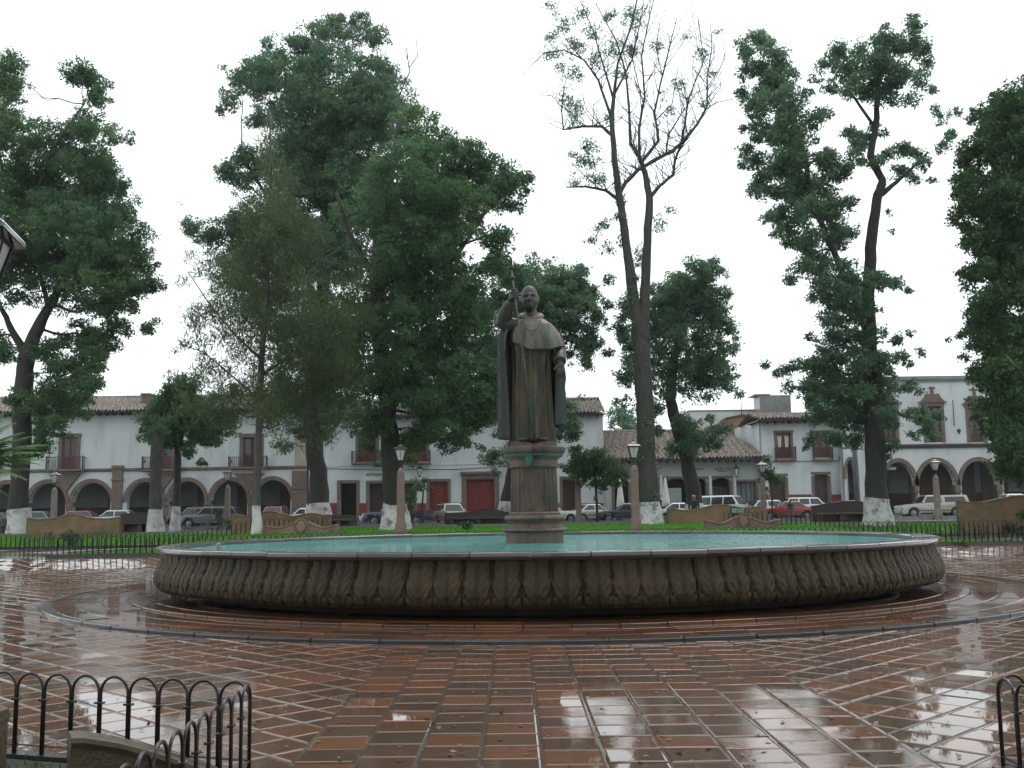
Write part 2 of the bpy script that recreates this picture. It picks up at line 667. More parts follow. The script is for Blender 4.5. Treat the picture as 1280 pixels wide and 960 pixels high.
# curved courses of flagstones, then a low step under the basin
flag = MB()
bands = [(R_RING - .12, 9.48, .040, 92), (9.47, 9.02, .040, 84), (9.01, R_STEP + .01, .040, 78), (R_STEP, 8.16, .072, 80), (8.15, 7.6, .072, 60)]
flags = []
for (ra, rb, z, cnt) in bands:
    o_ = random.random()
    for k in range(cnt):
        a0, a1 = 2 * math.pi * (k + o_) / cnt, 2 * math.pi * (k + o_ + 1) / cnt
        flags.append((ra, rb, z, a0, a1))
vis = []
for f_ in flags:
    am = (f_[3] + f_[4]) / 2 % (2 * math.pi)
    x, y = FC.x + f_[0] * math.cos(am), FC.y + f_[0] * math.sin(am)
    vis.append((y, f_))
vis.sort(key=lambda t: t[0])
frest = MB()
for idx, (y, (ra, rb, z, a0, a1)) in enumerate(vis):
    t_ = MB() if idx < 300 else frest
    g_ = .009
    z += random.gauss(0, .0025)
    aa, ab = a0 + g_ / ra, a1 - g_ / ra
    prof = [(ra - g_, z - .05), (ra - g_, z - .006), (ra - g_ - .008, z), (rb + g_ + .008, z), (rb + g_, z - .006), (rb + g_, z - .05)]
    t_.lathe(prof, 4, (FC.x, FC.y), aa, ab)
    k0 = len(t_.v) - 30
    t_.f.append(tuple(k0 + i * 5 for i in range(6)))
    t_.f.append(tuple(k0 + i * 5 + 4 for i in reversed(range(6))))
    if idx < 300: t_.build('flagstone', PAVER, platform)
tag(frest.build('flagstone_field', PAVER, platform), kind='stuff')

# ------------------------------------------------------------------ fountain
fountain = thing('fountain', 'wide round stone fountain basin carved with leaves and filled with teal water', 'fountain', (FC.x, FC.y, 0))
RB = 8.08
bprof = [(RB - .85, .08), (RB - .80, .21), (RB - .13, .235), (RB - .03, .31), (RB + .015, .42), (RB - .005, .56), (RB - .07, .70), (RB - .125, .80), (RB - .14, .88), (RB - .12, .925), (RB - .5, .93)]
MB().lathe([(r - .09 if .25 < z < .9 else r, z) for r, z in bprof], 236).build('basin_wall', STONE_D, fountain, smooth=50)
inner = [(RB - .46, .95), (RB - .48, .84), (RB - .48, .5), (0.01, .5)]
MB().lathe(inner, 160).build('basin_lining', mat('teal basin paint', (.07, .27, .26), (.05, .20, .20), 1.2, .5), fountain, smooth=40)
nr = 58
rprof = [(RB - .47, .93), (RB - .475, 1.02), (RB - .45, 1.04), (RB - .05, 1.045), (RB - .005, 1.03), (RB, .985), (RB - .03, .945), (RB - .09, .925)]
RIMST = wet_paver_mat('wet rim stone', (.125, .115, .105), (.075, .068, .062), (.10, .09, .082), low=.09, high=.3)
for k in range(nr):
    a0, a1 = 2 * math.pi * k / nr + .0009, 2 * math.pi * (k + 1) / nr - .0009
    dz = random.gauss(0, .003)
    m_ = MB().lathe([(r, z + dz) for r, z in rprof], 6, (0, 0), a0, a1)
    m_.f.append(tuple(i * 7 for i in range(8)))
    m_.f.append(tuple(i * 7 + 6 for i in reversed(range(8))))
    m_.build('rim_stone', RIMST, fountain, smooth=35)

# carved leaves, one mesh turned about the axis
NL = 118
NU, NV = 29, 45
pr = bprof[2:-1]
cum = [0]
for i in range(1, len(pr)): cum.append(cum[-1] + math.hypot(pr[i][0] - pr[i - 1][0], pr[i][1] - pr[i - 1][1]))


def prof_at(v):
    q = v * cum[-1]
    r = float(np.interp(q, cum, [a for a, b in pr]))
    z = float(np.interp(q, cum, [b for a, b in pr]))
    r2 = float(np.interp(q + .01, cum, [a for a, b in pr]))
    z2 = float(np.interp(q + .01, cum, [b for a, b in pr]))
    dr, dz = r2 - r, z2 - z
    L = math.hypot(dr, dz) or 1
    return r, z, dz / L, -dr / L


dth = 2 * math.pi / NL


def leaf_carving(sd):
    rr = random.Random(sd)
    ja, jb, jc = rr.uniform(-.03, .03), rr.uniform(.85, 1.15), rr.uniform(-.05, .05)
    lv, lf = [], []
    carve_rows(lv, lf, ja, jb, jc, sd)
    return MB().add(lv, lf).mesh('carved_leaf', LEAFST, smooth=True)


def carve_rows(lv, lf, ja, jb, jc, sd):
  for j in range(NV):
      v = j / (NV - 1)
      r, z, nr_, nz_ = prof_at(v)
      for i in range(NU):
          uu = 2 * i / (NU - 1) - 1
          a = abs(uu)
          lob = .5 + .5 * math.cos(2 * math.pi * (2.6 + jc) * (v - .12 - ja - .10 * a))
          wv = 1.0 - .16 * (1 - lob) ** 1.3
          if v > .84: wv -= (v - .84) * 1.5
          gap = ss(wv - .05, wv + .03, a)
          h = .020 * (1 - .7 * a * a) + .016 * ss(.72, .93, v) * (1 - ss(.3, .75, a))
          h -= .030 * math.exp(-((a - .09) / .04) ** 2)
          for v0 in (.02, .22, .42, .60):
              d_ = (v - v0) - .30 * a - .10 * a * a
              h -= .017 * math.exp(-(d_ / .02) ** 2) * ss(.06, .2, a)
          hole = math.exp(-((a - .80) / .08) ** 2 - ((v - .30) / .035) ** 2) + math.exp(-((a - .88) / .09) ** 2 - ((v - .66) / .04) ** 2)
          h -= .075 * hole
          h = h * (1 - gap) - .05 * gap
          h *= ss(0, .05, v) * (1 - ss(.96, 1, v))
          th = -math.pi / 2 + uu * dth / 2
          rr = r + nr_ * h + .004
          h *= jb
          rr = r + nr_ * h + .004 + .006 * math.sin(9.1 * uu + 7 * v + sd) * math.sin(13 * v + 2 * sd)
          lv.append((rr * math.cos(th), rr * math.sin(th), z + nz_ * h))
  for j in range(NV - 1):
      for i in range(NU - 1):
          q = j * NU + i
          lf.append((q, q + 1, q + NU + 1, q + NU))


LEAFST = mat('carved wet stone', (.074, .052, .027), (.042, .032, .018), 5, .6, spec=.22, bump=.6, bscale=40, c3=(.028, .029, .019), s3=1.1, t3=(.45, .72), rough2=.4, world=True)
lms = [leaf_carving(q) for q in range(5)]
for k in range(NL):
    inst('carved_leaf', lms[random.randrange(5)], fountain, (0, 0, random.gauss(0, .004)), k * dth + .01 + random.gauss(0, .0012))

# water
def water_mat():
    m = bpy.data.materials.new('teal fountain water')
    m.use_nodes = True
    n = m.node_tree
    b = n.nodes['Principled BSDF']
    b.inputs['Base Color'].default_value = (.08, .33, .31, 1)
    b.inputs['Roughness'].default_value = .04
    b.inputs['IOR'].default_value = 1.33
    tc = n.nodes.new('ShaderNodeTexCoord')
    nz = n.nodes.new('ShaderNodeTexNoise')
    nz.inputs['Scale'].default_value = 2.2
    nz.inputs['Detail'].default_value = 4
    n.links.new(tc.outputs['Object'], nz.inputs['Vector'])
    vo = n.nodes.new('ShaderNodeTexVoronoi')
    vo.inputs['Scale'].default_value = 4.5
    n.links.new(tc.outputs['Object'], vo.inputs['Vector'])
    sn = n.nodes.new('ShaderNodeMath')
    sn.operation = 'MULTIPLY'
    sn.inputs[1].default_value = 26
    n.links.new(vo.outputs['Distance'], sn.inputs[0])
    si = n.nodes.new('ShaderNodeMath')
    si.operation = 'SINE'
    n.links.new(sn.outputs[0], si.inputs[0])
    ad = n.nodes.new('ShaderNodeMath')
    ad.operation = 'MULTIPLY_ADD'
    ad.inputs[1].default_value = .10
    n.links.new(si.outputs[0], ad.inputs[0])
    n.links.new(nz.outputs['Fac'], ad.inputs[2])
    bp = n.nodes.new('ShaderNodeBump')
    bp.inputs['Strength'].default_value = .55
    bp.inputs['Distance'].default_value = .05
    n.links.new(ad.outputs[0], bp.inputs['Height'])
    n.links.new(bp.outputs[0], b.inputs['Normal'])
    return m


MB().lathe([(RB - .47, .955), (RB * .7, .955), (RB * .4, .955), (.02, .955)], 120).build('water', water_mat(), fountain, smooth=True)
sp = MB().lathe([(.001, .5), (.045, .5), (.045, 1.07), (.04, 1.10), (.02, 1.115), (.001, 1.12)], 14)
sp.build('spout_post', CONC, fountain, smooth=40, loc=(gx(274, 20.0) - FC.x, 20.0 - FC.y, 0))

# ------------------------------------------------------------------ pedestal
PEDST = mat('pink cantera pedestal', (.165, .095, .068), (.10, .065, .05), 5, .6, bump=.3, bscale=20, c3=(.04, .037, .03), s3=2.2, stretch=(1, 1, .3), t3=(.44, .62), world=True)
PX = .01777
ped = thing('pedestal', 'round fluted stone column pedestal standing in the fountain water', 'pedestal', (P(668, 640, 23.1).x, 23.1, .955))
zt = lambda py: P(668, py, 23.1).z - .955


def stone_ring(name, prof, n=40, pieces=3, off=.35, m=PEDST, smooth=35, fn=None):
    for k in range(pieces):
        a0, a1 = off + 2 * math.pi * k / pieces + .006, off + 2 * math.pi * (k + 1) / pieces - .006
        m_ = MB().lathe(prof, n, (0, 0), a0, a1, fn)
        L = n + 1
        m_.f.append(tuple(i * L for i in range(len(prof))))
        m_.f.append(tuple(i * L + n for i in reversed(range(len(prof)))))
        m_.build(name, m, ped, smooth=smooth)


z0 = zt(681) - .2
zb = zt(665)
stone_ring('drum_stone', [(.02, z0), (.625, z0), (.63, zb - .01), (.64, zb), (.02, zb)], 14, 6, .52)
za = zt(659.5)
stone_ring('base_torus', [(.02, zb + .003), (.66, zb + .003), (.70, zb + .025), (.712, (zb + za) / 2), (.70, za - .02), (.655, za), (.02, za)], 14, 6, .0)
zc, zd = zt(650), zt(643.5)
stone_ring('base_scotia', [(.02, za + .003), (.64, za + .003), (.60, za + .03), (.575, (za + zc) / 2), (.59, zc - .035), (.625, zc), (.02, zc)], 14, 6, .3)
stone_ring('upper_torus', [(.02, zc + .003), (.63, zc + .003), (.66, zc + .02), (.665, (zc + zd) / 2), (.645, zd - .02), (.57, zd), (.575, zd + .03), (.55, zd + .06), (.02, zd + .06)], 14, 6, .1)
ze = zt(585)
NF = 26


def flute(t, z):
    c = abs(math.cos(NF * t / 2))
    return 1 - .085 * (c ** .55 if c > .18 else 0)


hs = [zd + .063 + (ze - zd - .063) * k / 3 for k in range(4)]
for k in range(3):
    za_, zb_ = hs[k] + (.003 if k else 0), hs[k + 1]
    r0, r1 = .532 - .008 * k, .524 - .008 * k
    m_ = MB().lathe([(.02, za_), (r0, za_), (r1, zb_), (.02, zb_)], 360, fn=flute)
    m_.build('fluted_drum', PEDST, ped, smooth=25)
zf = zt(568)
stone_ring('capital_neck', [(.02, ze + .003), (.545, ze + .003), (.555, ze + .03), (.535, ze + .05), (.53, zf - .14), (.56, zf - .10), (.64, zf - .06), (.655, zf - .02), (.655, zf), (.02, zf)], 14, 4, math.pi / 2)
zgq = zt(559.5)


def lobes(t, z):
    return 1 - .10 * (abs(math.sin(2 * (t + math.pi / 2))) < .12) - .05 * (1 - abs(math.sin(2 * (t + math.pi / 2)))) ** 3


m_ = MB().lathe([(.02, zf + .003), (.67, zf + .003), (.71, zf + .03), (.73, zf + .06), (.735, zgq - .02), (.70, zgq), (.02, zgq)], 128, fn=lobes)
m_.build('abacus', PEDST, ped, smooth=35)
# two stone blocks under the feet with a V notch between them
zh = zt(553.5)
for s_, x0, x1 in ((-1, -.50, -.012), (1, .012, .50)):
    m_ = MB()
    out = [(x0, zgq), (x1, zgq), (x1, zgq + .05) if s_ < 0 else (x1, zh - .04), (x1 - .14, zh) if s_ < 0 else (x1 - .08, zh), (x0 + .03, zh) if s_ < 0 else (x0 + .14, zh), (x0, zh - .04) if s_ < 0 else (x0, zgq + .05)]
    m_.prism(out, -.46, .46)
    m_.build('plinth_block', PEDST, ped, bevel=.012)
# copper spout bowl, green with verdigris
VERD = mat('verdigris copper', (.055, .16, .12), (.03, .085, .065), 9, .6, metal=.2, bump=.3)
m_ = MB().lathe([(.001, .0), (.055, .01), (.075, .10), (.10, .22), (.125, .25), (.115, .255), (.08, .2), (.001, .16)], 18)
m_.build('copper_spout', VERD, ped, smooth=40, loc=(-.11, -.555, zt(584)))
# ------------------------------------------------------------------ bronze statue
SB = (P(667, 553, 23.1).x, 23.1, P(667, 553.5, 23.1).z + .002)
statue = thing('statue', 'bronze statue of a bald robed friar raising a tall crozier above the fountain', 'statue', SB)


def bronze(name, a, b, c, s=1.6):
    m = mat(name, a, b, 2.2, .48, metal=.45, bump=.12, bscale=14, c3=c, s3=s, stretch=(2.2, 2.2, .45), t3=(.45, .7), rough2=.36)
    return m


BR = bronze('weathered bronze robe', (.040, .040, .030), (.016, .023, .021), (.105, .068, .030), 2.6)
BRC = bronze('lit weathered bronze cape', (.150, .132, .105), (.072, .07, .06), (.030, .037, .033), 2.4)  # lit tan of the cape painted in along with the weathering
BRK = bronze('weathered bronze cloak', (.05, .045, .034), (.022, .028, .028), (.04, .052, .052), 1.2)
BRH = bronze('dark bronze skin', (.040, .038, .032), (.032, .033, .028), (.05, .05, .044), 4)


def loft(rings, n=96, th0=0, th1=2 * math.pi, fold=None, close=True):
    """rings: (z, cx, cy, rx, ry); fold(theta, z) -> radial factor"""
    mb = MB()
    full = abs(th1 - th0 - 2 * math.pi) < 1e-6
    m = n if full else n + 1
    for (z, cx, cy, rx, ry) in rings:
        for j in range(m):
            t = th0 + (th1 - th0) * j / n
            q = fold(t, z) if fold else 1.0
            mb.v.append((cx + rx * q * math.cos(t), cy + ry * q * math.sin(t), z))
    for i in range(len(rings) - 1):
        for j in range(n):
            j2 = (j + 1) % m
            mb.f.append((i * m + j, i * m + j2, (i + 1) * m + j2, (i + 1) * m + j))
    if full and close:
        mb.f.append(tuple(reversed(range(m))))
        mb.f.append(tuple((len(rings) - 1) * m + j for j in range(m)))
    return mb


def smooth_rings(keys, n):
    zs = [k[0] for k in keys]
    out = []
    for i in range(n):
        z = zs[0] + (zs[-1] - zs[0]) * i / (n - 1)
        out.append((z,) + tuple(float(np.interp(z, zs, [k[j] for k in keys])) for j in range(1, 5)))
    return out


def ridge(x):
    """sharp-crested drapery wave, -1..1"""
    return 1 - 2 * abs(math.sin(x)) ** .75


def robe_fold(t, z):
    f = 1 - ss(2.2, 2.8, z)
    k = ridge(6.5 * t + .5 * math.sin(z * 1.2) + .8 * math.sin(2 * t)) * .125 + .05 * ridge(11 * t + 1.1 + .6 * z)
    return 1 + k * f * (1.05 - .18 * z)


def blob(c, r, n=16, m=12):
    mb = MB()
    for i in range(m + 1):
        ph = math.pi * i / m - math.pi / 2
        for j in range(n):
            t = 2 * math.pi * j / n
            mb.v.append((c[0] + r[0] * math.cos(ph) * math.cos(t), c[1] + r[1] * math.cos(ph) * math.sin(t), c[2] + r[2] * math.sin(ph)))
    for i in range(m):
        for j in range(n):
            mb.f.append((i * n + j, i * n + (j + 1) % n, (i + 1) * n + (j + 1) % n, (i + 1) * n + j))
    return mb


def merge(*mbs):
    o = MB()
    for m in mbs: o.add(m.v, m.f)
    return o


def remesh(mb, voxel, name, m, parent, smooth_it=3):
    me = mb.mesh(name + '_raw', m)
    o = bpy.data.objects.new(name, me)
    COL.objects.link(o)
    md = o.modifiers.new('r', 'REMESH')
    md.mode = 'VOXEL'
    md.voxel_size = voxel
    if smooth_it:
        ms = o.modifiers.new('s', 'SMOOTH')
        ms.iterations = smooth_it
        ms.factor = .5
    dg = bpy.context.evaluated_depsgraph_get()
    me2 = bpy.data.meshes.new_from_object(o.evaluated_get(dg))
    o.modifiers.clear()
    o.data = me2
    me2.name = name
    bpy.data.meshes.remove(me)
    me2.polygons.foreach_set('use_smooth', [True] * len(me2.polygons))
    if not me2.materials: me2.materials.append(m)
    o.parent = parent
    return o


def finger(p0, d0, bend, L, r, side):
    """a jointed finger: three phalanges turning about axis side"""
    pts = [Vector(p0)]
    d = Vector(d0).normalized()
    ax = Vector(side).normalized()
    for k, q in enumerate((.45, .32, .23)):
        d = Matrix.Rotation(bend, 3, ax) @ d
        pts.append(pts[-1] + d * (L * q))
    return MB().tube(pts, [r, r * .95, r * .85, r * .6], 7)


rk = [(.0, -.01, 0, .50, .36), (.3, -.01, 0, .49, .35), (1.2, 0, 0, .45, .33), (1.9, 0, 0, .44, .32), (2.35, 0, 0, .47, .32), (2.62, 0, .01, .46, .29), (2.76, 0, .02, .34, .22), (2.86, -.01, .02, .17, .16), (3.0, -.02, .0, .125, .13), (3.1, -.03, -.02, .12, .13)]
body = [loft(smooth_rings(rk, 70), 120, fold=robe_fold)]
# raised arm: wide sleeve, wrist and fist on the staff
sh, el, wr = Vector((-.38, 0, 2.62)), Vector((-.66, -.10, 2.72)), Vector((-.47, -.33, 3.16))
body.append(MB().tube([sh, sh.lerp(el, .6) + Vector((0, 0, -.03)), el, el.lerp(wr, .35), el.lerp(wr, .7), el.lerp(wr, .9)], [.20, .19, .18, .165, .135, .10], 16))
body.append(MB().tube([el.lerp(wr, .85), wr, wr + (wr - el) * .12], [.075, .065, .075], 12))
staffT, staffB = Vector((-.45, -.42, 3.92)), Vector((.015, -.47, .03))
sdir = (staffT - staffB).normalized()
hc = staffB + sdir * ((3.28 - .03) / sdir.z)
body.append(blob(hc + Vector((-.03, .06, 0)), (.075, .06, .12)))
for k in range(4):
    base = hc + sdir * (.10 - .062 * k) + Vector((-.075, .02, 0))
    body.append(finger(base, (.2, -1, 0), -.95, .23 - .015 * abs(k - 1.3), .031, (0, 0, -1)))
body.append(finger(hc + Vector((-.0, .07, -.06)), (.7, -.5, .45), .4, .18, .034, (0, 0, 1)))
# lowered arm with an open, relaxed hand
s2_, e2, w2 = Vector((.36, 0, 2.60)), Vector((.60, -.03, 2.02)), Vector((.60, -.34, 1.74))
body.append(MB().tube([s2_, s2_.lerp(e2, .5), e2, e2.lerp(w2, .5), e2.lerp(w2, .95)], [.09, .17, .165, .16, .145], 16))
body.append(MB().tube([e2.lerp(w2, .85), w2, w2 + (w2 - e2) * .1], [.07, .062, .07], 12))
hd = Vector((.12, -.55, -.83)).normalized()
pc = w2 + hd * .12
body.append(blob(pc, (.085, .055, .105)))
for k in range(4):
    b_ = pc + hd * .06 + Vector((-.066 + .043 * k, 0, 0))
    body.append(finger(b_, hd, .28 + .06 * k, .21 - .02 * abs(k - 1.4), .026, (1, 0, 0)))
body.append(finger(pc + Vector((-.075, -.02, .03)), (-.45, -.5, -.7), .25, .16, .03, (1, .4, 0)))
for s_ in (-1, 1):
    body.append(blob(Vector((s_ * .19 - .02, -.34, .045)), (.12, .22, .065)))
# head
HC = Vector((-.045, -.06, 3.235))
head = MB()
n, m = 48, 40
for i in range(m + 1):
    ph = math.pi * i / m - math.pi / 2
    for j in range(n):
        t = 2 * math.pi * j / n
        x, y, z = math.cos(ph) * math.cos(t), math.cos(ph) * math.sin(t), math.sin(ph)
        w_ = 1.0 if z > 0 else 1 - .22 * (-z) ** 1.8
        X, Yv, Z = x * .205 * w_, y * .245 * (1 if y > 0 or z > 0 else 1 + .62 * (-z) ** 1.5), z * .31
        if y < 0:
            f = -y
            gl = lambda a, b, sa, sb: math.exp(-((X - a) / sa) ** 2 - ((Z - b) / sb) ** 2) * f
            Yv -= .034 * (gl(.075, .065, .06, .022) + gl(-.075, .065, .06, .022) + gl(0, .065, .03, .03))       # brow
            Yv += .048 * (gl(.075, .015, .04, .03) + gl(-.075, .015, .04, .03))                                   # sockets
            Yv -= .018 * (gl(.075, .012, .026, .014) + gl(-.075, .012, .026, .014))                               # lids
            Yv -= .10 * gl(0, -.055, .030, .034) + .08 * gl(0, -.005, .022, .05)                                   # nose
            Yv -= .020 * (gl(.09, -.06, .05, .04) + gl(-.09, -.06, .05, .04))                                     # cheeks
            Yv -= .032 * gl(0, -.125, .055, .012) + .034 * gl(0, -.158, .045, .013)                               # lips
            Yv += .014 * gl(0, -.141, .06, .008)
            Yv -= .055 * gl(0, -.225, .07, .05)                                                                    # chin
        head.v.append((HC.x + X, HC.y + Yv, HC.z + Z))
for i in range(m):
    for j in range(n):
        head.f.append((i * n + j, i * n + (j + 1) % n, (i + 1) * n + (j + 1) % n, (i + 1) * n + j))
body.append(head)
for s_ in (-1, 1):
    body.append(blob(HC + Vector((s_ * .205, .02, -.02)), (.03, .05, .075)))
bo = remesh(merge(*body), .0165, 'body', BR, statue, 2)
bo.data.materials.append(BRH)
for p in bo.data.polygons:
    c = p.center
    if c.z > 2.98 or (c.x > .4 and c.z < 1.76 and c.z > 1.2 and c.y < -.28): p.material_index = 1
# hair fringe round the back of the skull
hm = blob(HC + Vector((0, .045, .015)), (.222, .215, .17), 28, 14)
hm.v = [(x, y, z - .02 if y > HC.y - .05 else z) for x, y, z in hm.v]
remesh(hm, .02, 'hair_fringe', BRH, statue, 1)


# cloak behind, hanging from the raised arm and the shoulders
def cloak_fold(t, z):
    return 1 + (.085 * ridge(7 * t + .6 * z) + .035 * math.sin(13 * t + z)) * (1 - ss(2.3, 2.9, z)) - .02


def cloak_mb():
    mb = MB()
    n_, rows = 84, 44
    t0, t1 = rad(-38), rad(222)
    for off in (0.0, .035):
        for i in range(rows):
            v = i / (rows - 1)
            for j in range(n_ + 1):
                a = j / n_
                t = t0 + (t1 - t0) * a
                hem = .36 - .30 * ss(.35, .95, a)            # longer on the raised-arm side
                top = 2.32 + .36 * ss(.10, .30, a) + .08 * math.sin(a * math.pi) + .14 * ss(.6, .9, a)
                z = hem + (top - hem) * v
                left = ss(.55, .95, a)
                rx = (.72 - .20 * ss(1.6, 2.4, z)) * (1 - left) + (.77 - .12 * ss(2.3, 2.8, z)) * left
                ry = .43 - .10 * ss(2.2, 2.8, z)
                q = cloak_fold(t, z)
                mb.v.append(((rx * q - off) * math.cos(t), (ry * q - off) * math.sin(t) + .04, z))
    m_ = n_ + 1
    N = m_ * rows
    for i in range(rows - 1):
        for j in range(n_):
            q = i * m_ + j
            mb.f.append((q, q + 1, q + m_ + 1, q + m_))
            mb.f.append((N + q, N + q + m_, N + q + m_ + 1, N + q + 1))
        for j in (0, n_):
            q = i * m_ + j
            mb.f.append((q, q + m_, N + q + m_, N + q))
    for j in range(n_):
        for q in (j, (rows - 1) * m_ + j):
            mb.f.append((q, q + 1, N + q + 1, N + q))
    return mb


cloak_mb().build('cloak', BRK, statue, smooth=True)


# shoulder cape
def cape_fold(t, z):
    k = 1 - ss(2.35, 2.8, z)
    return 1 + k * (.038 * ridge(4 * t + .7) + .016 * math.sin(9 * t)) + .015 * k * math.cos(2 * t)


def cape_mb():
    mb = MB()
    n_, rows = 96, 30
    keys = [(0, .61, .44), (.25, .585, .42), (.5, .53, .38), (.72, .44, .33), (.88, .31, .26), (1, .19, .20)]
    for i in range(rows):
        v = i / (rows - 1)
        rx = float(np.interp(v, [k[0] for k in keys], [k[1] for k in keys]))
        ry = float(np.interp(v, [k[0] for k in keys], [k[2] for k in keys]))
        for j in range(n_):
            t = 2 * math.pi * j / n_
            up = .20 * ss(.2, 1.0, -math.cos(t)) - .03 * ss(.0, 1.0, math.cos(t)) * 0
            hem = 2.03 + up + .10 * ss(.4, 1, math.cos(t))
            z = hem + (2.83 - hem) * v ** .9
            q = cape_fold(t, z)
            mb.v.append((.115 * (1 - v) + rx * q * math.cos(t) - .01 * v, ry * q * math.sin(t) - .005, z))
    for i in range(rows - 1):
        for j in range(n_):
            j2 = (j + 1) % n_
            mb.f.append((i * n_ + j, i * n_ + j2, (i + 1) * n_ + j2, (i + 1) * n_ + j))
    return mb


co = cape_mb().build('shoulder_cape', BRC, statue, smooth=True)
co.modifiers.new('t', 'SOLIDIFY').thickness = .03
# collar of the hood
pts = []
for j in range(33):
    t = 2 * math.pi * j / 32
    pts.append((-.015 + .235 * math.cos(t), .02 + .225 * math.sin(t), 2.86 + .07 * math.sin(t) - .05 * max(0, -math.sin(t)) ** 3))
MB().tube(pts, .062, 10, cap=False).build('hood_collar', BRC, statue, smooth=True)
# buttons and pectoral cross
for k in range(7):
    z = 2.12 + .085 * k
    y = -.445 + .018 * k + (.012 * k * k * .3)
    blob((.05, y - .012, z), (.020, .014, .020), 10, 6).build('button', BRC, statue, smooth=True)
pts = []
for j in range(25):
    a = -1 + 2 * j / 24
    z = 2.80 - .34 * (1 - a * a) ** .6
    y = -.20 - .20 * (1 - a * a) ** .8
    pts.append((-.005 + .225 * a * (1 - .1 * (1 - a * a)), y - .02, z))
ch = MB().tube(pts, .011, 6).build('neck_chain', BRC, statue, smooth=True)
cz = 2.40
MB().box(-.018, .018, -.445, -.425, cz - .08, cz + .07).box(-.055, .055, -.444, -.426, cz + .005, cz + .04).build('pectoral_cross', BRC, statue, bevel=.004)
# crozier
MB().tube([staffB, staffB.lerp(staffT, .5), staffT], [.024, .023, .021], 10).build('staff', BRC, statue, smooth=True)
kn = MB()
for f_ in (.25, .5, .93, .99):
    p_ = staffB.lerp(staffT, f_)
    kn.add(*(lambda b: (b.v, b.f))(blob(p_, (.038, .038, .03) if f_ < .9 else (.055, .055, .05), 12, 8)))
kn.build('staff_knop', BRH, statue, smooth=True)
pts = []
for j in range(40):
    a = j / 39
    t = math.pi - a * 2 * math.pi * 1.35
    r = .125 * (1 - .62 * a)
    pts.append((staffT.x - .11 - r * math.cos(t), staffT.y, staffT.z + .10 + .03 * (1 - a) + r * math.sin(t)))
pts = [tuple(staffT)] + pts
MB().tube(pts, [.022] + [.024 * (1 - .4 * j / 39) for j in range(40)], 8).build('crozier_head', BRH, statue, smooth=True)
# ------------------------------------------------------------------ trees
LA = leaf_mat('ash leaves', (.036, .100, .046), (.105, .205, .088), (.23, .29, .075), trans=.54)
LB = leaf_mat('ash leaves blue green', (.054, .125, .075), (.130, .235, .132), (.22, .29, .11), trans=.56)
LD = leaf_mat('dark dense leaves', (.018, .060, .021), (.060, .135, .040), (.14, .215, .04), trans=.4)
LC = leaf_mat('casuarina sprays', (.052, .088, .036), (.105, .145, .060), (.17, .135, .05), trans=.45)
LY = leaf_mat('young leaves', (.035, .085, .03), (.07, .14, .045), (.12, .17, .045), trans=.3)
LIVY = leaf_mat('ivy leaves', (.02, .045, .02), (.04, .075, .032), (.06, .10, .03))


def leaves(rng, centers, radii, per, L, asp=.5, droop=0.0, shell=.55, flat=.75, needle=False):
    """diamond leaves gathered in clumps; returns (k*4, 3)"""
    out = []
    for c, r, k in zip(centers, radii, per):
        k = int(k)
        if k < 1: continue
        d = rng.normal(size=(k, 3))
        d /= np.linalg.norm(d, axis=1)[:, None]
        q = shell + (1 - shell) * rng.random(k)
        q *= (rng.random(k) ** .33)
        p = c + d * (r * q)[:, None] * np.array([1, 1, flat])
        if needle:
            ax = np.stack([d[:, 0] * .5 + rng.normal(size=k) * .25, d[:, 1] * .5 + rng.normal(size=k) * .25, droop + rng.normal(size=k) * .35], 1)
        else:
            ax = d * .6 + rng.normal(size=(k, 3)) * .55
            ax[:, 2] -= droop
        ax /= np.linalg.norm(ax, axis=1)[:, None]
        nrm = rng.normal(size=(k, 3)) * .7 + np.array([0, 0, .9])
        sd_ = np.cross(ax, nrm)
        sd_ /= (np.linalg.norm(sd_, axis=1)[:, None] + 1e-9)
        ll = L * (.65 + .7 * rng.random(k))
        a = ax * (ll * .5)[:, None]
        b = sd_ * (ll * .5 * asp)[:, None]
        quad = np.stack([p - a, p + b * 1.5 + a * .1, p + a * 1.1 - b * .8], 1)
        out.append(quad.reshape(-1, 3))
    return np.concatenate(out) if out else np.zeros((0, 3))


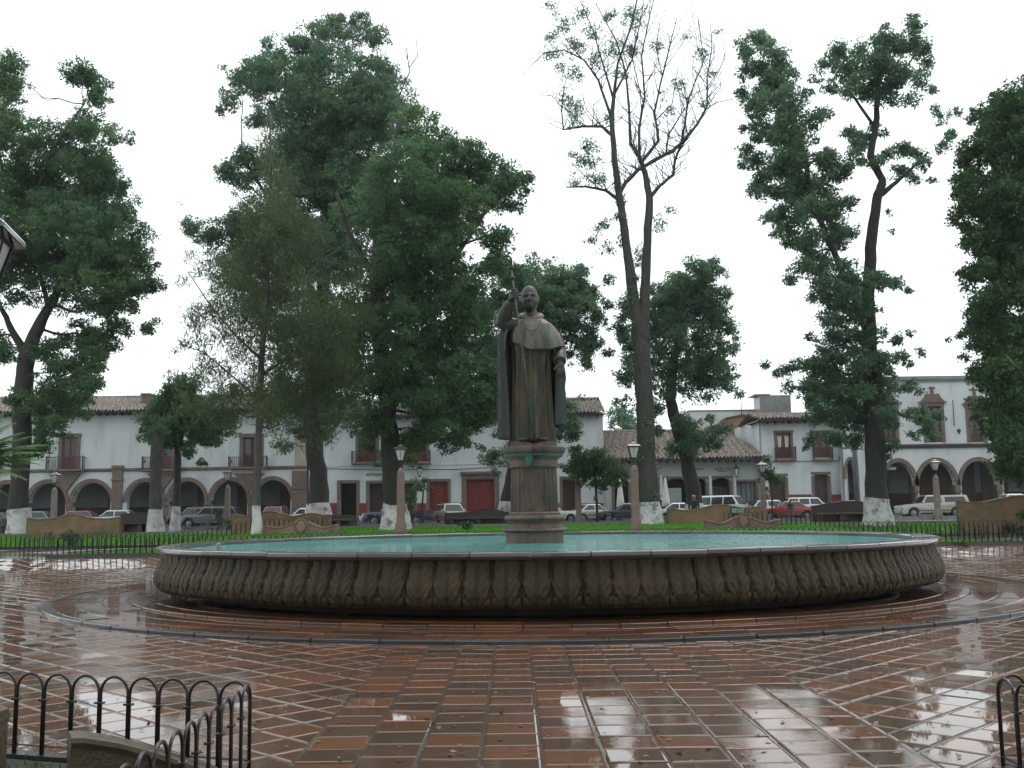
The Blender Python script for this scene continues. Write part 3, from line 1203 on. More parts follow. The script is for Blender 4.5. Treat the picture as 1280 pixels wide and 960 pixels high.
def crown_leaves(rng, blobs, Y, base, depth, L, dens, asp=.5, droop=.25, needle=False, clump=.50, flat=.70, thin=.80, grow=1.18, bridge=1.12):
    cs, rs, ks = [], [], []
    mpp = Y / F_PX
    blobs = [tuple(b) for b in blobs]
    if bridge:
        extra = []
        for i, a in enumerate(blobs):
            for b in blobs[i + 1:]:
                D = math.hypot(a[0] - b[0], a[1] - b[1])
                if .55 * (a[2] + b[2]) < D < bridge * (a[2] + b[2]) and rng.random() < .75:
                    t = rng.uniform(.35, .65)
                    extra.append((a[0] + (b[0] - a[0]) * t, a[1] + (b[1] - a[1]) * t, .62 * min(a[2], b[2]) + .1 * max(a[2], b[2])))
        blobs += extra
    blobs = [(b[0], b[1], b[2] * grow) for b in blobs]
    for bl in blobs:
        px, py, r = bl[:3]
        dy = bl[3] if len(bl) > 3 else rng.uniform(-1, 1) * depth
        dn = bl[4] if len(bl) > 4 else 1.0
        c = np.array(P(px, py, Y + dy)) - base
        R = r * mpp * (Y + dy) / Y
        nsub = max(3, int(3.5 * (R / clump) ** 2 + 3))
        for _ in range(nsub):
            d = rng.normal(size=3)
            d /= np.linalg.norm(d)
            q = (.25 + .92 * rng.random() ** .65)
            sc = min(clump * rng.choice([.5, .7, .9, 1.15, 1.5]) * rng.uniform(.85, 1.15), R * .75)
            cs.append(c + d * np.array([1, 1.0, .9]) * max(0.05, R - sc * .55) * q)
            rs.append(sc)
            ks.append(1.75 * dens * dn * thin * (sc ** 2) * rng.uniform(.5, 1.3) / (L * L * asp))
    return leaves(rng, cs, rs, ks, L, asp, droop, flat=flat, needle=needle)


def limb_path(a, b, rng, n=7, sag=.18, wob=.06):
    a, b = Vector(a), Vector(b)
    D = (b - a).length
    out = []
    for i in range(n):
        t = i / (n - 1)
        p = a.lerp(b, t)
        p.z += -sag * D * math.sin(math.pi * t) * .5 if b.z > a.z else sag * D * math.sin(math.pi * t) * .6
        if 0 < i < n - 1: p += Vector(rng.normal(size=3) * wob * D * .5)
        out.append(p)
    return out


def px_path(pts, Y, base, dy=0.0):
    out = []
    for q in pts:
        yy = Y + (q[3] if len(q) > 3 else 0) + dy
        out.append((Vector(P(q[0], q[1], yy)) - base, q[2] * yy / F_PX))
    return out


def tree(name, label, Y, trunk, blobs, leafm, seed, depth=2.0, L=.17, dens=4.4, wash=None, group='trees round the plaza', bark=BARK, stems=(), extra_limbs=True,
         ivy=0.0, **kw):
    rng = np.random.default_rng(seed)
    bx, by = trunk[0][0], trunk[0][1]
    X = P(bx, by, Y).x
    base = Vector((X, Y, zg(X, Y) - .05))
    o = thing(name, label, 'tree', base, 0, group)
    tp = px_path(trunk, Y, base)
    tp[0] = (Vector((0, 0, 0)), tp[0][1])
    pts, rs = [p for p, r in tp], [r for p, r in tp]

    def refine(pts, rs, k=4, w=.04):
        P2, R2 = [], []
        for i in range(len(pts) - 1):
            for j in range(k):
                t = j / k
                P2.append(pts[i].lerp(pts[i + 1], t) + (Vector(rng.normal(size=3)) * rs[i] * w * 2 if j else Vector()))
                R2.append((rs[i] + (rs[i + 1] - rs[i]) * t) * rng.uniform(.95, 1.06))
        P2.append(pts[-1])
        R2.append(rs[-1])
        return P2, R2
    p2, r2 = refine(pts, rs)
    mb = MB().tube([p2[0] - Vector((0, 0, .3))] + p2, [r2[0] * 1.35] + [r * (1 + .28 * max(0, 1 - i / 3)) for i, r in enumerate(r2)], 14)
    mb.build('trunk', bark, o, smooth=True)
    if wash:
        zt_ = P(bx, wash, Y).z - base.z
        wp, wr = [], []
        for i in range(9):
            z = -.1 + (zt_ + .1) * i / 8
            # centre line of the trunk at this height
            zz = [p.z for p in p2]
            cx = float(np.interp(z, zz, [p.x for p in p2]))
            cy = float(np.interp(z, zz, [p.y for p in p2]))
            r = float(np.interp(z, zz, [q * (1 + .28 * max(0, 1 - k / 3)) for k, q in enumerate(r2)]))
            wp.append((cx, cy, z))
            wr.append(r * 1.03 + .012)
        MB().tube(wp, wr, 22, cap=False).build('whitewash', WASH, o, smooth=True)
    lm = []
    allp = list(zip(p2, r2))
    for st in stems:
        sp_ = px_path(st, Y, base)
        a, b = refine([p for p, r in sp_], [r * .72 for p, r in sp_], 4, .06)
        MB().tube(a, b, 10).build('limb', bark, o, smooth=True)
        allp += list(zip(a, b))
    if extra_limbs:
        for bl in blobs:
            if bl[2] < 17: continue
            dy = rng.uniform(-1, 1) * depth * .6
            c = Vector(P(bl[0], bl[1], Y + dy)) - base
            best, bd = None, 1e9
            for p, r in allp:
                if p.z > c.z + .2: continue
                d = (p - c).length + abs(c.z - p.z) * .15
                if d < bd: bd, best = d, (p, r)
            if best is None or bd > 14: continue
            path = limb_path(best[0], c, rng)
            r0 = min(best[1] * .5, .02 + .013 * bd)
            MB().tube(path, [r0 * (1 - .8 * i / 6) + .012 for i in range(7)], 6).build('limb', bark, o, smooth=True)
            allp += [(p, r0 * .5) for p in path[2:5]]
    lv_ = crown_leaves(rng, blobs, Y, np.array(base), depth, L, dens, **kw)
    if ivy:
        cs, rr, kk = [], [], []
        for p, r in zip(p2, r2):
            if p.z > 17: continue
            for _ in range(4):
                if rng.random() > ivy: continue
                d = Vector(rng.normal(size=3)).normalized()
                cs.append(np.array(p + d * r * .9 + Vector((0, 0, rng.uniform(-.3, .3)))))
                rr.append(.22 + r * .5)
                kk.append(60 * (.3 + r))
        lv_ = np.concatenate([lv_, leaves(rng, cs, rr, kk, .14, .6, .4)])
    print('LEAVES', name, len(lv_) // 3)
    if len(lv_): np_mesh('crown', lv_, 3, leafm, o)
    return o


# big ash at the left edge
tree('ash_tree', 'massive dark ash tree with a forked trunk at the left edge of the plaza', 52,
     [(23, 660, 12), (25, 600, 11), (28, 540, 11.5), (30, 480, 11.5), (34, 440, 10), (52, 400, 7), (72, 365, 5), (88, 330, 3.5)],
     [(8, 92, 30), (-8, 130, 40), (100, 95, 24), (128, 112, 18), (112, 150, 20), (62, 180, 34), (120, 178, 34), (20, 200, 55), (90, 235, 52), (140, 245, 32), (160, 172, 10),
      (30, 280, 55), (100, 300, 50), (150, 300, 36), (176, 325, 22), (185, 355, 18), (60, 350, 45), (120, 350, 40), (155, 370, 30), (185, 408, 14), (20, 350, 40),
      (140, 415, 24), (100, 420, 26), (118, 445, 22), (75, 470, 28), (110, 480, 22), (60, 440, 20), (95, 510, 18), (62, 510, 30), (60, 540, 24), (22, 500, 18), (10, 440, 18), (45, 560, 14),
      (-40, 220, 50), (-45, 330, 50), (-25, 430, 34)], LA, 11, 3.2, wash=636, dens=3.7,
     stems=[[(34, 445, 8), (16, 415, 5.5), (4, 390, 4.5), (-20, 350, 3)], [(72, 365, 4), (120, 345, 3), (150, 330, 2)], [(60, 385, 4), (45, 320, 4), (40, 250, 3), (70, 180, 2), (105, 130, 1.5)]])

# twin ashes left of the statue
tree('ash_tree', 'tall ash tree with thick ivy-dark trunk behind the low curved wall', 58,
     [(398, 645, 13), (398, 600, 11.5), (393, 560, 10.5), (388, 520, 10), (392, 450, 9), (402, 380, 8), (410, 300, 7), (408, 220, 5.5), (400, 150, 4), (400, 80, 2)],
     [(355, 62, 24), (330, 85, 28), (300, 100, 28), (282, 128, 17), (275, 140, 9), (400, 52, 32), (418, 28, 14), (445, 38, 24), (468, 45, 20), (350, 112, 36), (410, 105, 48), (465, 95, 36), (490, 120, 30),
      (385, 158, 42), (300, 205, 28), (285, 225, 16), (340, 225, 42), (430, 175, 48), (395, 250, 48), (255, 290, 24), (238, 285, 14), (290, 305, 36), (345, 310, 44), (400, 330, 44), (300, 360, 30),
      (360, 390, 42), (420, 420, 42), (380, 470, 42), (430, 490, 36), (345, 500, 32), (390, 530, 28), (355, 555, 12), (440, 330, 36), (330, 150, 20), (500, 145, 32), (455, 200, 44), (450, 140, 42), (520, 190, 30), (365, 205, 34), (425, 250, 40), (470, 255, 36), (390, 300, 36), (310, 270, 26)], LB, 21, 3.0, wash=630, dens=3.3,
     stems=[[(402, 380, 5), (360, 320, 4), (330, 240, 3), (300, 190, 2)], [(410, 300, 5), (450, 240, 3.5), (470, 150, 2.5), (470, 80, 1.5)], [(470, 140, 1.6), (500, 118, 1.4), (512, 90, 1), (508, 60, .8)], [(511, 85, .9), (522, 70, .7), (520, 45, .5)], [(510, 75, .7), (503, 58, .4)]])
tree('ash_tree', 'broad ash tree beside the lamp column, its crown reaching right towards the statue', 47,
     [(495, 663, 16), (494, 630, 14), (491, 590, 13), (487, 540, 11.5), (482, 480, 10.5), (474, 420, 9.5), (470, 350, 9), (475, 280, 7.5), (490, 210, 5), (500, 150, 3)],
     [(520, 165, 32), (545, 178, 26), (500, 215, 48), (555, 225, 44), (600, 205, 26), (585, 190, 20), (635, 222, 24), (658, 222, 12), (655, 240, 10), (610, 245, 30), (580, 265, 32), (630, 300, 20), (612, 300, 18),
      (540, 300, 34), (480, 290, 42), (450, 260, 34), (590, 345, 26), (560, 330, 24), (620, 330, 18), (560, 400, 40), (602, 405, 28), (500, 415, 44), (455, 380, 36), (540, 465, 44), (592, 470, 32), (608, 500, 24),
      (480, 475, 42), (555, 520, 32), (590, 528, 16), (525, 540, 24), (460, 525, 28), (578, 548, 13), (458, 556, 12), (490, 350, 30), (520, 375, 26), (600, 560, 8), (440, 450, 30), (512, 575, 12), (470, 580, 7), (535, 345, 34), (510, 300, 34), (560, 280, 34), (525, 240, 34), (575, 375, 30), (555, 440, 36), (500, 470, 36), (640, 345, 16), (640, 255, 16), (600, 515, 26), (560, 552, 16), (622, 465, 22), (505, 545, 20), (540, 500, 26), (585, 500, 26)],
     LA, 31, 3.4, wash=628, dens=3.4,
     stems=[[(474, 420, 6.5), (520, 370, 5), (570, 320, 4), (610, 260, 2.5)], [(470, 350, 6), (440, 300, 4), (420, 240, 3)], [(478, 280, 5), (530, 240, 3.5), (580, 215, 2.5)]])

# feathery casuarina in front of them
tree('casuarina_tree', 'slender casuarina tree with brownish feathery sprays and a spotted white trunk', 42,
     [(321, 671, 5.5), (321, 630, 4.6), (322, 580, 4.4), (324, 520, 4.2), (327, 450, 3.8), (332, 380, 3.2), (336, 300, 2.5), (338, 220, 1.8), (338, 140, .8)],
     [(337, 150, 13), (336, 175, 18), (340, 205, 26), (345, 240, 34), (330, 270, 34), (365, 275, 30), (340, 310, 42), (300, 330, 32), (385, 310, 36), (262, 335, 22), (238, 320, 12), (228, 280, 7), (226, 255, 5), (232, 350, 14),
      (330, 370, 48), (280, 380, 36), (390, 370, 44), (250, 395, 24), (240, 425, 18), (220, 440, 10), (430, 390, 34), (440, 340, 22), (300, 430, 44), (360, 430, 48), (420, 440, 42), (460, 400, 20), (260, 460, 28), (225, 475, 16),
      (320, 490, 44), (380, 490, 46), (440, 470, 30), (280, 510, 34), (350, 530, 34), (410, 530, 30), (240, 510, 22), (210, 470, 9), (440, 510, 20), (390, 560, 14)],
     LC, 41, 2.2, L=.26, dens=1.35, grow=1.08, bridge=1.0, asp=.14, droop=.35, needle=True, clump=.75, wash=632, bark=BARKG, flat=1.0,
     stems=[[(327, 450, 2.5), (295, 420, 1.8), (262, 380, 1.3), (235, 340, .7)], [(325, 500, 2.2), (290, 470, 1.6), (255, 440, 1.1), (222, 430, .6)], [(332, 380, 2.2), (375, 350, 1.8), (410, 320, 1.3), (440, 300, .6)],
            [(326, 470, 2.4), (370, 440, 1.9), (420, 420, 1.3), (460, 390, .7)], [(336, 300, 1.7), (310, 260, 1.2), (290, 235, .6)]])

# small trees before the left arcade
tree('pollard_tree', 'lopped pollard trunk with a whitewashed foot, standing before the left arcade', 56,
     [(195, 662, 8.5), (195, 630, 7.6), (195, 590, 7.2), (196, 560, 7.5), (197, 545, 8.2), (193, 538, 6)], [(188, 545, 8), (204, 538, 9), (196, 525, 8)], LA, 51, .5, wash=637, dens=3.0, bark=BARKG)
tree('street_tree', 'small leaning tree with a low dark crown in front of the arcade', 61,
     [(219, 648, 5), (221, 620, 4.4), (222, 580, 4.2), (222, 560, 4), (228, 540, 3), (240, 520, 2)],
     [(195, 530, 20), (185, 545, 12), (215, 515, 26), (240, 500, 28), (250, 525, 28), (225, 540, 26), (205, 500, 20), (275, 530, 22), (262, 550, 14), (285, 520, 16), (235, 568, 11), (252, 578, 7), (225, 480, 18), (205, 555, 14)],
     LA, 52, 1.4, wash=633, dens=4.6)

# right of the statue
tree('ash_tree', 'ash tree leaning behind the statue pedestal with a whitewashed trunk foot', 56,
     [(634, 645, 12), (638, 615, 10), (645, 580, 9), (655, 530, 8), (668, 470, 7), (682, 410, 5.5), (692, 350, 3)],
     [(680, 345, 30), (655, 345, 20), (715, 350, 28), (735, 375, 20), (700, 385, 36), (735, 400, 20), (660, 385, 28), (705, 425, 28), (735, 432, 18), (680, 450, 28), (640, 420, 24), (712, 505, 16), (700, 530, 22), (672, 560, 20),
      (715, 540, 14), (640, 565, 18), (612, 570, 14), (650, 520, 26), (730, 455, 12), (655, 470, 24), (628, 540, 14), (760, 350, 9), (755, 380, 10), (620, 590, 6), (608, 385, 24), (600, 440, 26), (618, 480, 24), (640, 350, 22), (622, 332, 16), (645, 500, 22), (640, 450, 24), (610, 520, 18)],
     LB, 61, 2.0, wash=628, dens=3.9)
# tall half-bare tree
b6 = [(705, 120, 12), (720, 135, 12), (700, 85, 10), (720, 60, 14), (690, 70, 10), (740, 40, 12), (705, 30, 12), (730, 15, 12), (760, 20, 12), (690, 10, 10), (770, 60, 14), (795, 20, 14), (790, 60, 12), (745, 75, 12), (720, 95, 12), (775, 95, 10), (690, 48, 8),
      (735, 200, 16), (720, 150, 10), (745, 225, 12), (735, 180, 12), (760, 150, 10), (752, 285, 12), (742, 300, 9), (760, 310, 10), (770, 270, 8), (720, 225, 9), (715, 195, 8), (825, 275, 10), (838, 262, 8), (820, 290, 8), (800, 320, 14), (850, 105, 9), (875, 70, 9), (890, 90, 9), (840, 140, 8), (860, 45, 7), (822, 60, 10), (880, 130, 8), (897, 40, 6), (830, 120, 7)]
DEAD = tree('bare_ash_tree', 'very tall half-bare tree whose twin stems carry thin twigs and few leaves', 50,
     [(813, 658, 14), (811, 620, 12), (808, 560, 11.5), (806, 500, 11), (802, 440, 10.5), (797, 400, 8.5), (789, 350, 6.6), (782, 300, 5.4), (775, 250, 4.6), (768, 200, 4.0), (765, 150, 3.0), (768, 115, 2.2), (772, 80, 1.5), (790, 30, 1.2), (798, -10, .8)],
     b6, LB, 71, 1.6, bark=mat('veil-lightened brown bark', (.062, .058, .05), (.03, .029, .027), 2.2, .85, stretch=(5, 5, 1), bump=1.0, bscale=5), grow=1.35, bridge=0, L=.13, dens=1.5, wash=627, extra_limbs=False, ivy=.55, clump=.5,  # bark colour lightened to carry the pale veil over the stems
     stems=[[(804, 430, 11), (806, 380, 9.4), (808, 320, 8), (812, 250, 6.6), (806, 215, 5), (799, 195, 3.6), (788, 180, 2.6), (786, 130, 2.2), (782, 90, 1.6), (770, 50, 1.1), (745, 5, .7)],
            [(773, 244, 4), (782, 228, 3.9), (798, 212, 3.4), (822, 198, 3.6), (842, 188, 3.4), (855, 175, 3), (872, 155, 2.4), (884, 132, 1.8), (884, 95, 1.2), (890, 60, .9), (888, 30, .5)],
            [(812, 248, 4.2), (825, 232, 3), (841, 219, 2.8), (844, 200, 2.2), (852, 178, 2)], [(799, 200, 3), (799, 160, 2.4), (806, 120, 1.9), (802, 70, 1.4), (812, 20, .9), (820, -10, .6)],
            [(802, 202, 3), (823, 176, 2.6), (818, 140, 2), (828, 95, 1.6), (838, 55, 1.2), (846, 22, .6)], [(853, 175, 2.2), (858, 140, 1.8), (862, 120, 1.3), (880, 75, .9), (872, 20, .5)],
            [(766, 170, 3.4), (752, 158, 2.6), (728, 158, 2.2), (704, 162, 1.6), (702, 135, 1.1), (706, 105, .6)], [(774, 250, 3.6), (757, 238, 2.6), (732, 233, 2), (708, 234, 1)],
            [(765, 150, 2.6), (748, 100, 2), (730, 75, 1.5), (705, 62, 1.1), (680, 66, .8), (655, 92, .4)], [(767, 125, 2.2), (755, 85, 1.6), (742, 40, 1.1), (725, 0, .6)], [(768, 118, 2.2), (790, 75, 1.6), (800, 30, 1), (806, -5, .5)],
            [(832, 193, 1.8), (836, 168, 1.5), (852, 142, 1.1), (862, 128, .6)], [(880, 138, 1.2), (896, 128, .8), (918, 124, .4)], [(884, 110, .9), (900, 85, .6), (910, 60, .3)], [(820, 150, 1.2), (840, 130, .8), (848, 80, .5)],
            [(704, 135, .9), (690, 120, .6), (672, 118, .3)], [(804, 130, 1.2), (794, 90, .8), (786, 50, .5)], [(828, 95, 1), (820, 60, .7), (826, 20, .4)], [(886, 90, .7), (872, 60, .5), (866, 20, .3)]])
rngd = np.random.default_rng(77)
tw = MB()
for ch in list(DEAD.children):
    if not ch.name.startswith('limb'): continue
    vs = [v.co.copy() for v in ch.data.vertices]
    nrings = len(vs) // 10
    for i in range(3, nrings):
        if rngd.random() > .75: continue
        c = sum((vs[i * 10 + j] for j in range(10)), Vector()) / 10
        r = (vs[i * 10] - c).length
        if r > .12 and rngd.random() > .4: continue
        for _ in range(2):
            d = Vector((rngd.normal() * .8, rngd.normal() * .6, .55 + abs(rngd.normal()) * .6)).normalized()
            Lt = rngd.uniform(.7, 2.0)
            p1 = c + d * Lt * .5 + Vector(rngd.normal(size=3)) * .1
            p2_ = p1 + (d + Vector((rngd.normal() * .3, rngd.normal() * .3, .2))).normalized() * Lt * .6
            r0 = min(r * .55, .03)
            tw.tube([c, p1, p2_], [r0, r0 * .6, .006], 4)
            for q in range(2):
                e = p1.lerp(p2_, rngd.uniform(0, .8))
                tw.tube([e, e + Vector((rngd.normal() * .35, rngd.normal() * .3, .3 + abs(rngd.normal()) * .3))], [r0 * .5, .005], 4)
tag(tw.build('twigs', BARKG, DEAD, smooth=True), kind='stuff')

tree('ash_tree', 'bushy ash tree with a crooked dark trunk, right of the half-bare tree', 57,
     [(869, 648, 11), (866, 610, 9.5), (858, 570, 8.5), (847, 535, 8), (838, 500, 7), (842, 450, 6), (855, 400, 4.5), (868, 350, 2.5)],
     [(870, 345, 26), (890, 335, 14), (905, 340, 8), (850, 370, 30), (895, 375, 20), (825, 365, 22), (905, 405, 20), (870, 400, 34), (825, 405, 30), (785, 380, 16), (775, 410, 16), (790, 430, 18), (840, 440, 36), (890, 440, 32),
      (915, 440, 9), (905, 475, 20), (922, 492, 10), (870, 480, 30), (830, 480, 24), (785, 470, 20), (780, 500, 10), (810, 510, 18), (888, 540, 20), (870, 555, 18), (850, 530, 16), (842, 560, 13), (895, 560, 10), (905, 535, 10), (920, 425, 7), (760, 440, 10), (820, 535, 12)],
     LB, 81, 2.0, wash=630, dens=3.6)

# tall right tree with two stems
tree('ash_tree', 'tall two-stemmed ash tree with open sky between its stems, right of the fountain', 50,
     [(1097, 652, 15), (1096, 620, 14), (1094, 560, 12.5), (1090, 500, 11.5), (1086, 430, 9.5), (1085, 370, 8), (1088, 310, 7), (1096, 250, 6.2), (1103, 225, 5), (1088, 195, 4.5), (1094, 160, 4), (1098, 110, 3), (1100, 60, 2)],
     [(945, 45, 14), (930, 60, 13), (960, 62, 16), (975, 78, 16), (940, 88, 18), (962, 100, 22), (990, 95, 14), (930, 118, 12), (945, 130, 18), (980, 128, 22), (1005, 118, 12), (925, 160, 9), (935, 185, 14), (958, 165, 20), (985, 160, 22), (1012, 150, 18), (1030, 140, 12),
      (925, 205, 9), (950, 205, 18), (980, 195, 24), (1010, 190, 22), (1035, 195, 16), (945, 235, 14), (970, 235, 22), (1000, 230, 26), (1032, 228, 20), (1055, 215, 14), (960, 268, 13), (985, 270, 20), (1012, 268, 24), (1042, 262, 20), (1062, 250, 13), (968, 292, 9), (990, 305, 18), (1018, 305, 22), (1045, 298, 20), (1066, 290, 12),
      (1000, 335, 16), (1028, 340, 22), (1055, 335, 18), (990, 350, 12), (1050, 62, 14), (1035, 82, 14), (1062, 85, 18), (1080, 60, 16), (1100, 45, 16), (1120, 60, 18), (1142, 38, 15), (1150, 60, 16), (1140, 22, 9), (1160, 80, 11), (1095, 80, 20), (1125, 90, 20), (1150, 100, 14), (1085, 108, 18), (1060, 112, 14), (1112, 120, 18), (1140, 125, 14), (1040, 110, 12), (1165, 112, 9), (1170, 135, 9), (1020, 100, 10),
      (1060, 165, 12), (1078, 175, 15), (1095, 165, 12), (1068, 195, 14), (1090, 205, 12), (1108, 195, 13), (1125, 185, 13), (1142, 195, 13), (1120, 215, 13), (1140, 222, 11), (1158, 205, 11), (1105, 235, 8), (1175, 150, 11), (1188, 165, 11), (1178, 185, 12), (1195, 140, 9), (1198, 195, 9), (1165, 225, 7), (1110, 265, 6), (1115, 290, 5),
      (1070, 355, 22), (1095, 350, 18), (1120, 352, 13), (1135, 362, 8), (1045, 370, 20), (1020, 372, 14), (1060, 395, 20), (1035, 400, 16), (1085, 385, 16), (1015, 420, 9), (1040, 428, 16), (1070, 425, 18), (1098, 415, 14), (1120, 425, 11), (1140, 418, 8),
      (960, 455, 9), (978, 462, 13), (1000, 455, 14), (1025, 455, 18), (1050, 455, 20), (1080, 455, 20), (1105, 450, 18), (1130, 448, 13), (1150, 440, 8), (985, 482, 10), (1010, 485, 17), (1040, 488, 22), (1072, 490, 24), (1105, 485, 20), (1132, 482, 13), (1150, 490, 8), (1020, 515, 18), (1050, 518, 22), (1082, 522, 24), (1110, 522, 18), (1015, 545, 12), (1040, 548, 15), (1070, 550, 16), (1110, 555, 13), (1112, 572, 8),
      (1140, 515, 10), (1155, 530, 14), (1170, 520, 10), (1142, 545, 9), (1165, 545, 9), (1150, 510, 9), (1008, 560, 7)],
     LB, 91, 2.4, wash=622, dens=3.5, grow=1.22, bridge=1.0,
     stems=[[(1086, 420, 7), (1062, 360, 6), (1035, 300, 5.5), (1012, 240, 5), (1005, 190, 4), (985, 140, 3), (965, 95, 2)], [(1096, 250, 5.5), (1115, 232, 4), (1135, 215, 3), (1160, 190, 2)], [(1094, 160, 3), (1070, 125, 2.2), (1050, 100, 1.5)],
            [(1098, 120, 2.5), (1125, 95, 1.8), (1150, 60, 1.2)], [(1090, 500, 5), (1130, 520, 3), (1155, 525, 2)]])
# dark tree at the right edge
tree('dark_ash_tree', 'dense dark tree filling the right edge above the arcade', 44,
     [(1322, 675, 16), (1320, 600, 14), (1316, 500, 13), (1310, 400, 11), (1300, 300, 8), (1290, 200, 5), (1285, 140, 3)],
     [(1262, 130, 32), (1240, 150, 26), (1285, 120, 36), (1222, 140, 12), (1228, 180, 28), (1208, 195, 16), (1270, 190, 46), (1200, 225, 16), (1225, 235, 34), (1262, 250, 44), (1205, 265, 20), (1240, 295, 38), (1218, 305, 18), (1270, 320, 44), (1240, 350, 34), (1215, 345, 14), (1200, 342, 7),
      (1262, 390, 44), (1232, 400, 28), (1212, 410, 14), (1200, 422, 8), (1185, 425, 5), (1262, 450, 46), (1240, 460, 28), (1270, 510, 46), (1244, 500, 24), (1262, 560, 34), (1248, 545, 18), (1275, 590, 24), (1252, 585, 11), (1240, 520, 14), (1280, 640, 10), (1310, 200, 45), (1315, 310, 50), (1315, 420, 50), (1315, 530, 45), (1305, 140, 40)],
     LD, 101, 2.6, dens=4.2)

# saplings along the walks
tree('young_tree', 'young round-headed tree with a thin stem beside the pedestal and lamp column', 57, [(747, 655, 1.8), (746, 630, 1.5), (745, 605, 1.5), (742, 580, .9)],
     [(740, 570, 16), (722, 578, 16), (758, 575, 16), (712, 590, 10), (740, 595, 18), (765, 590, 15), (725, 605, 8), (778, 590, 9), (750, 608, 9), (715, 562, 7), (770, 605, 8), (743, 622, 4), (705, 585, 7), (724, 560, 7)], LA, 111, 1.0, L=.16, dens=4, group='young trees on the walks')
tree('young_tree', 'young yellow-green sapling in front of the white house, right of the roofed shop', 62, [(965, 650, 1.2), (965, 620, 1), (962, 595, .8)],
     [(960, 588, 9), (970, 600, 9), (955, 602, 8), (978, 606, 5), (962, 575, 6), (958, 615, 5)], LY, 112, .5, L=.15, dens=3.5, group='young trees on the walks')
tree('young_tree', 'young yellow-green sapling in front of the red door, right of the lamp column', 62, [(528, 655, 1.4), (528, 630, 1.2), (529, 612, 1)],
     [(526, 608, 9), (515, 615, 8), (512, 628, 7), (533, 600, 6), (538, 612, 5), (520, 600, 5)], LY, 113, .5, L=.15, dens=3.5, group='young trees on the walks')
tree('distant_tree', 'pale distant tree rising behind the low tiled shop roof', 92, [(780, 640, 4), (780, 560, 4), (780, 520, 2)],
     [(770, 515, 14), (788, 520, 15), (778, 532, 16), (795, 535, 10), (765, 532, 8)], LB, 114, 1.5, L=.26, dens=2.2)

# palm at the left edge
rng = np.random.default_rng(5)
pb = Vector((gx(-62, 33.5), 33.5, zg(gx(-62, 33.5), 33.5)))
palm = thing('palm_tree', 'low feathery palm with arching bright green fronds at the left edge', 'palm', pb)
pz = P(-30, 585, 33.5).z - pb.z
MB().tube([(0, 0, -.2), (.05, 0, pz * .5), (.1, 0, pz)], [.22, .18, .16], 12).build('trunk', BARKG, palm, smooth=True)
PALM = leaf_mat('palm frond', (.08, .18, .05), (.13, .26, .08), (.17, .29, .09), trans=.4)
tips = [(62, 556), (40, 545), (55, 575), (20, 528), (5, 515), (35, 600), (-30, 520), (-80, 530), (10, 620), (-100, 560), (-60, 500), (48, 590), (25, 560), (58, 566), (30, 540), (45, 560), (15, 550), (50, 580), (38, 572)]
for k, (tx, ty) in enumerate(tips):
    tip = Vector(P(tx, ty, 33.5 + rng.uniform(-1.0, 1.0))) - pb
    a = Vector((.1, 0, pz))
    mid = a.lerp(tip, .5) + Vector((0, 0, .28 + .2 * rng.random()))
    m_ = MB()
    sp_ = []
    for i in range(15):
        t = i / 14
        sp_.append(a * (1 - t) ** 2 + mid * 2 * t * (1 - t) + tip * t * t)
    m_.tube(sp_, [.022 * (1 - t / 18) for t in range(15)], 5)
    for i in range(2, 15):
        for s_ in (-1, 1):
            for h in range(4):
                p = sp_[i - 1].lerp(sp_[i], h / 4)
                d = (sp_[i] - sp_[i - 1]).normalized()
                sd_ = d.cross(Vector((0, 0, 1))).normalized() * s_
                Ll = .62 * math.sin(math.pi * min(.97, .18 + i / 17)) + .05
                e = p + (d * .75 + sd_ * .8 + Vector((0, 0, -.25 + .1 * rng.normal()))) * Ll
                w_ = d * .03
                m_.add([p - w_, p + w_, e], [(0, 1, 2)])
    m_.build('frond', PALM, palm, fix=False)


# unseen trees added behind the viewer to shade the statue and basin
def unseen_shade_tree(label, x, y, h, R, seed):
    rng = np.random.default_rng(seed)
    o = thing('ash_tree', label, 'tree', (x, y, -.05), 0, 'trees round the plaza')
    MB().tube([(0, 0, -.3), (0, 0, 3), (.2, .1, 7), (.1, .2, h * .75)], [.6, .48, .36, .1], 10).build('trunk', BARK, o, smooth=True)
    cs, rs, ks = [], [], []
    for _ in range(150):
        d = rng.normal(size=3)
        d /= np.linalg.norm(d)
        q = rng.random() ** .4
        cs.append(np.array([d[0] * R * q, d[1] * R * q, h * .62 + d[2] * h * .36 * q]))
        rs.append(1.3)
        ks.append(75)
    for _ in range(6):
        c = cs[rng.integers(0, 150)]
        MB().tube([(0, 0, 4 + 2 * rng.random()), tuple(c * np.array([.5, .5, .85])), tuple(c)], [.2, .12, .03], 6).build('limb', BARK, o, smooth=True)
    np_mesh('crown', leaves(rng, cs, rs, ks, .42, .55, .2), 3, LA, o)


for k, (x, y, h, R, w_) in enumerate(((-10, -3.5, 21, 8, 'left rear'), (1, -6.5, 23, 8.5, 'middle rear'), (11.5, -3.5, 21, 8, 'right rear'), (24, -4, 20, 8, 'far right rear'), (-24, -4, 20, 8, 'far left rear'))):
    unseen_shade_tree(f'unseen ash tree added for shade behind the viewer, {w_} of the row', x, y, h, R, 300 + k)
# ------------------------------------------------------------------ buildings


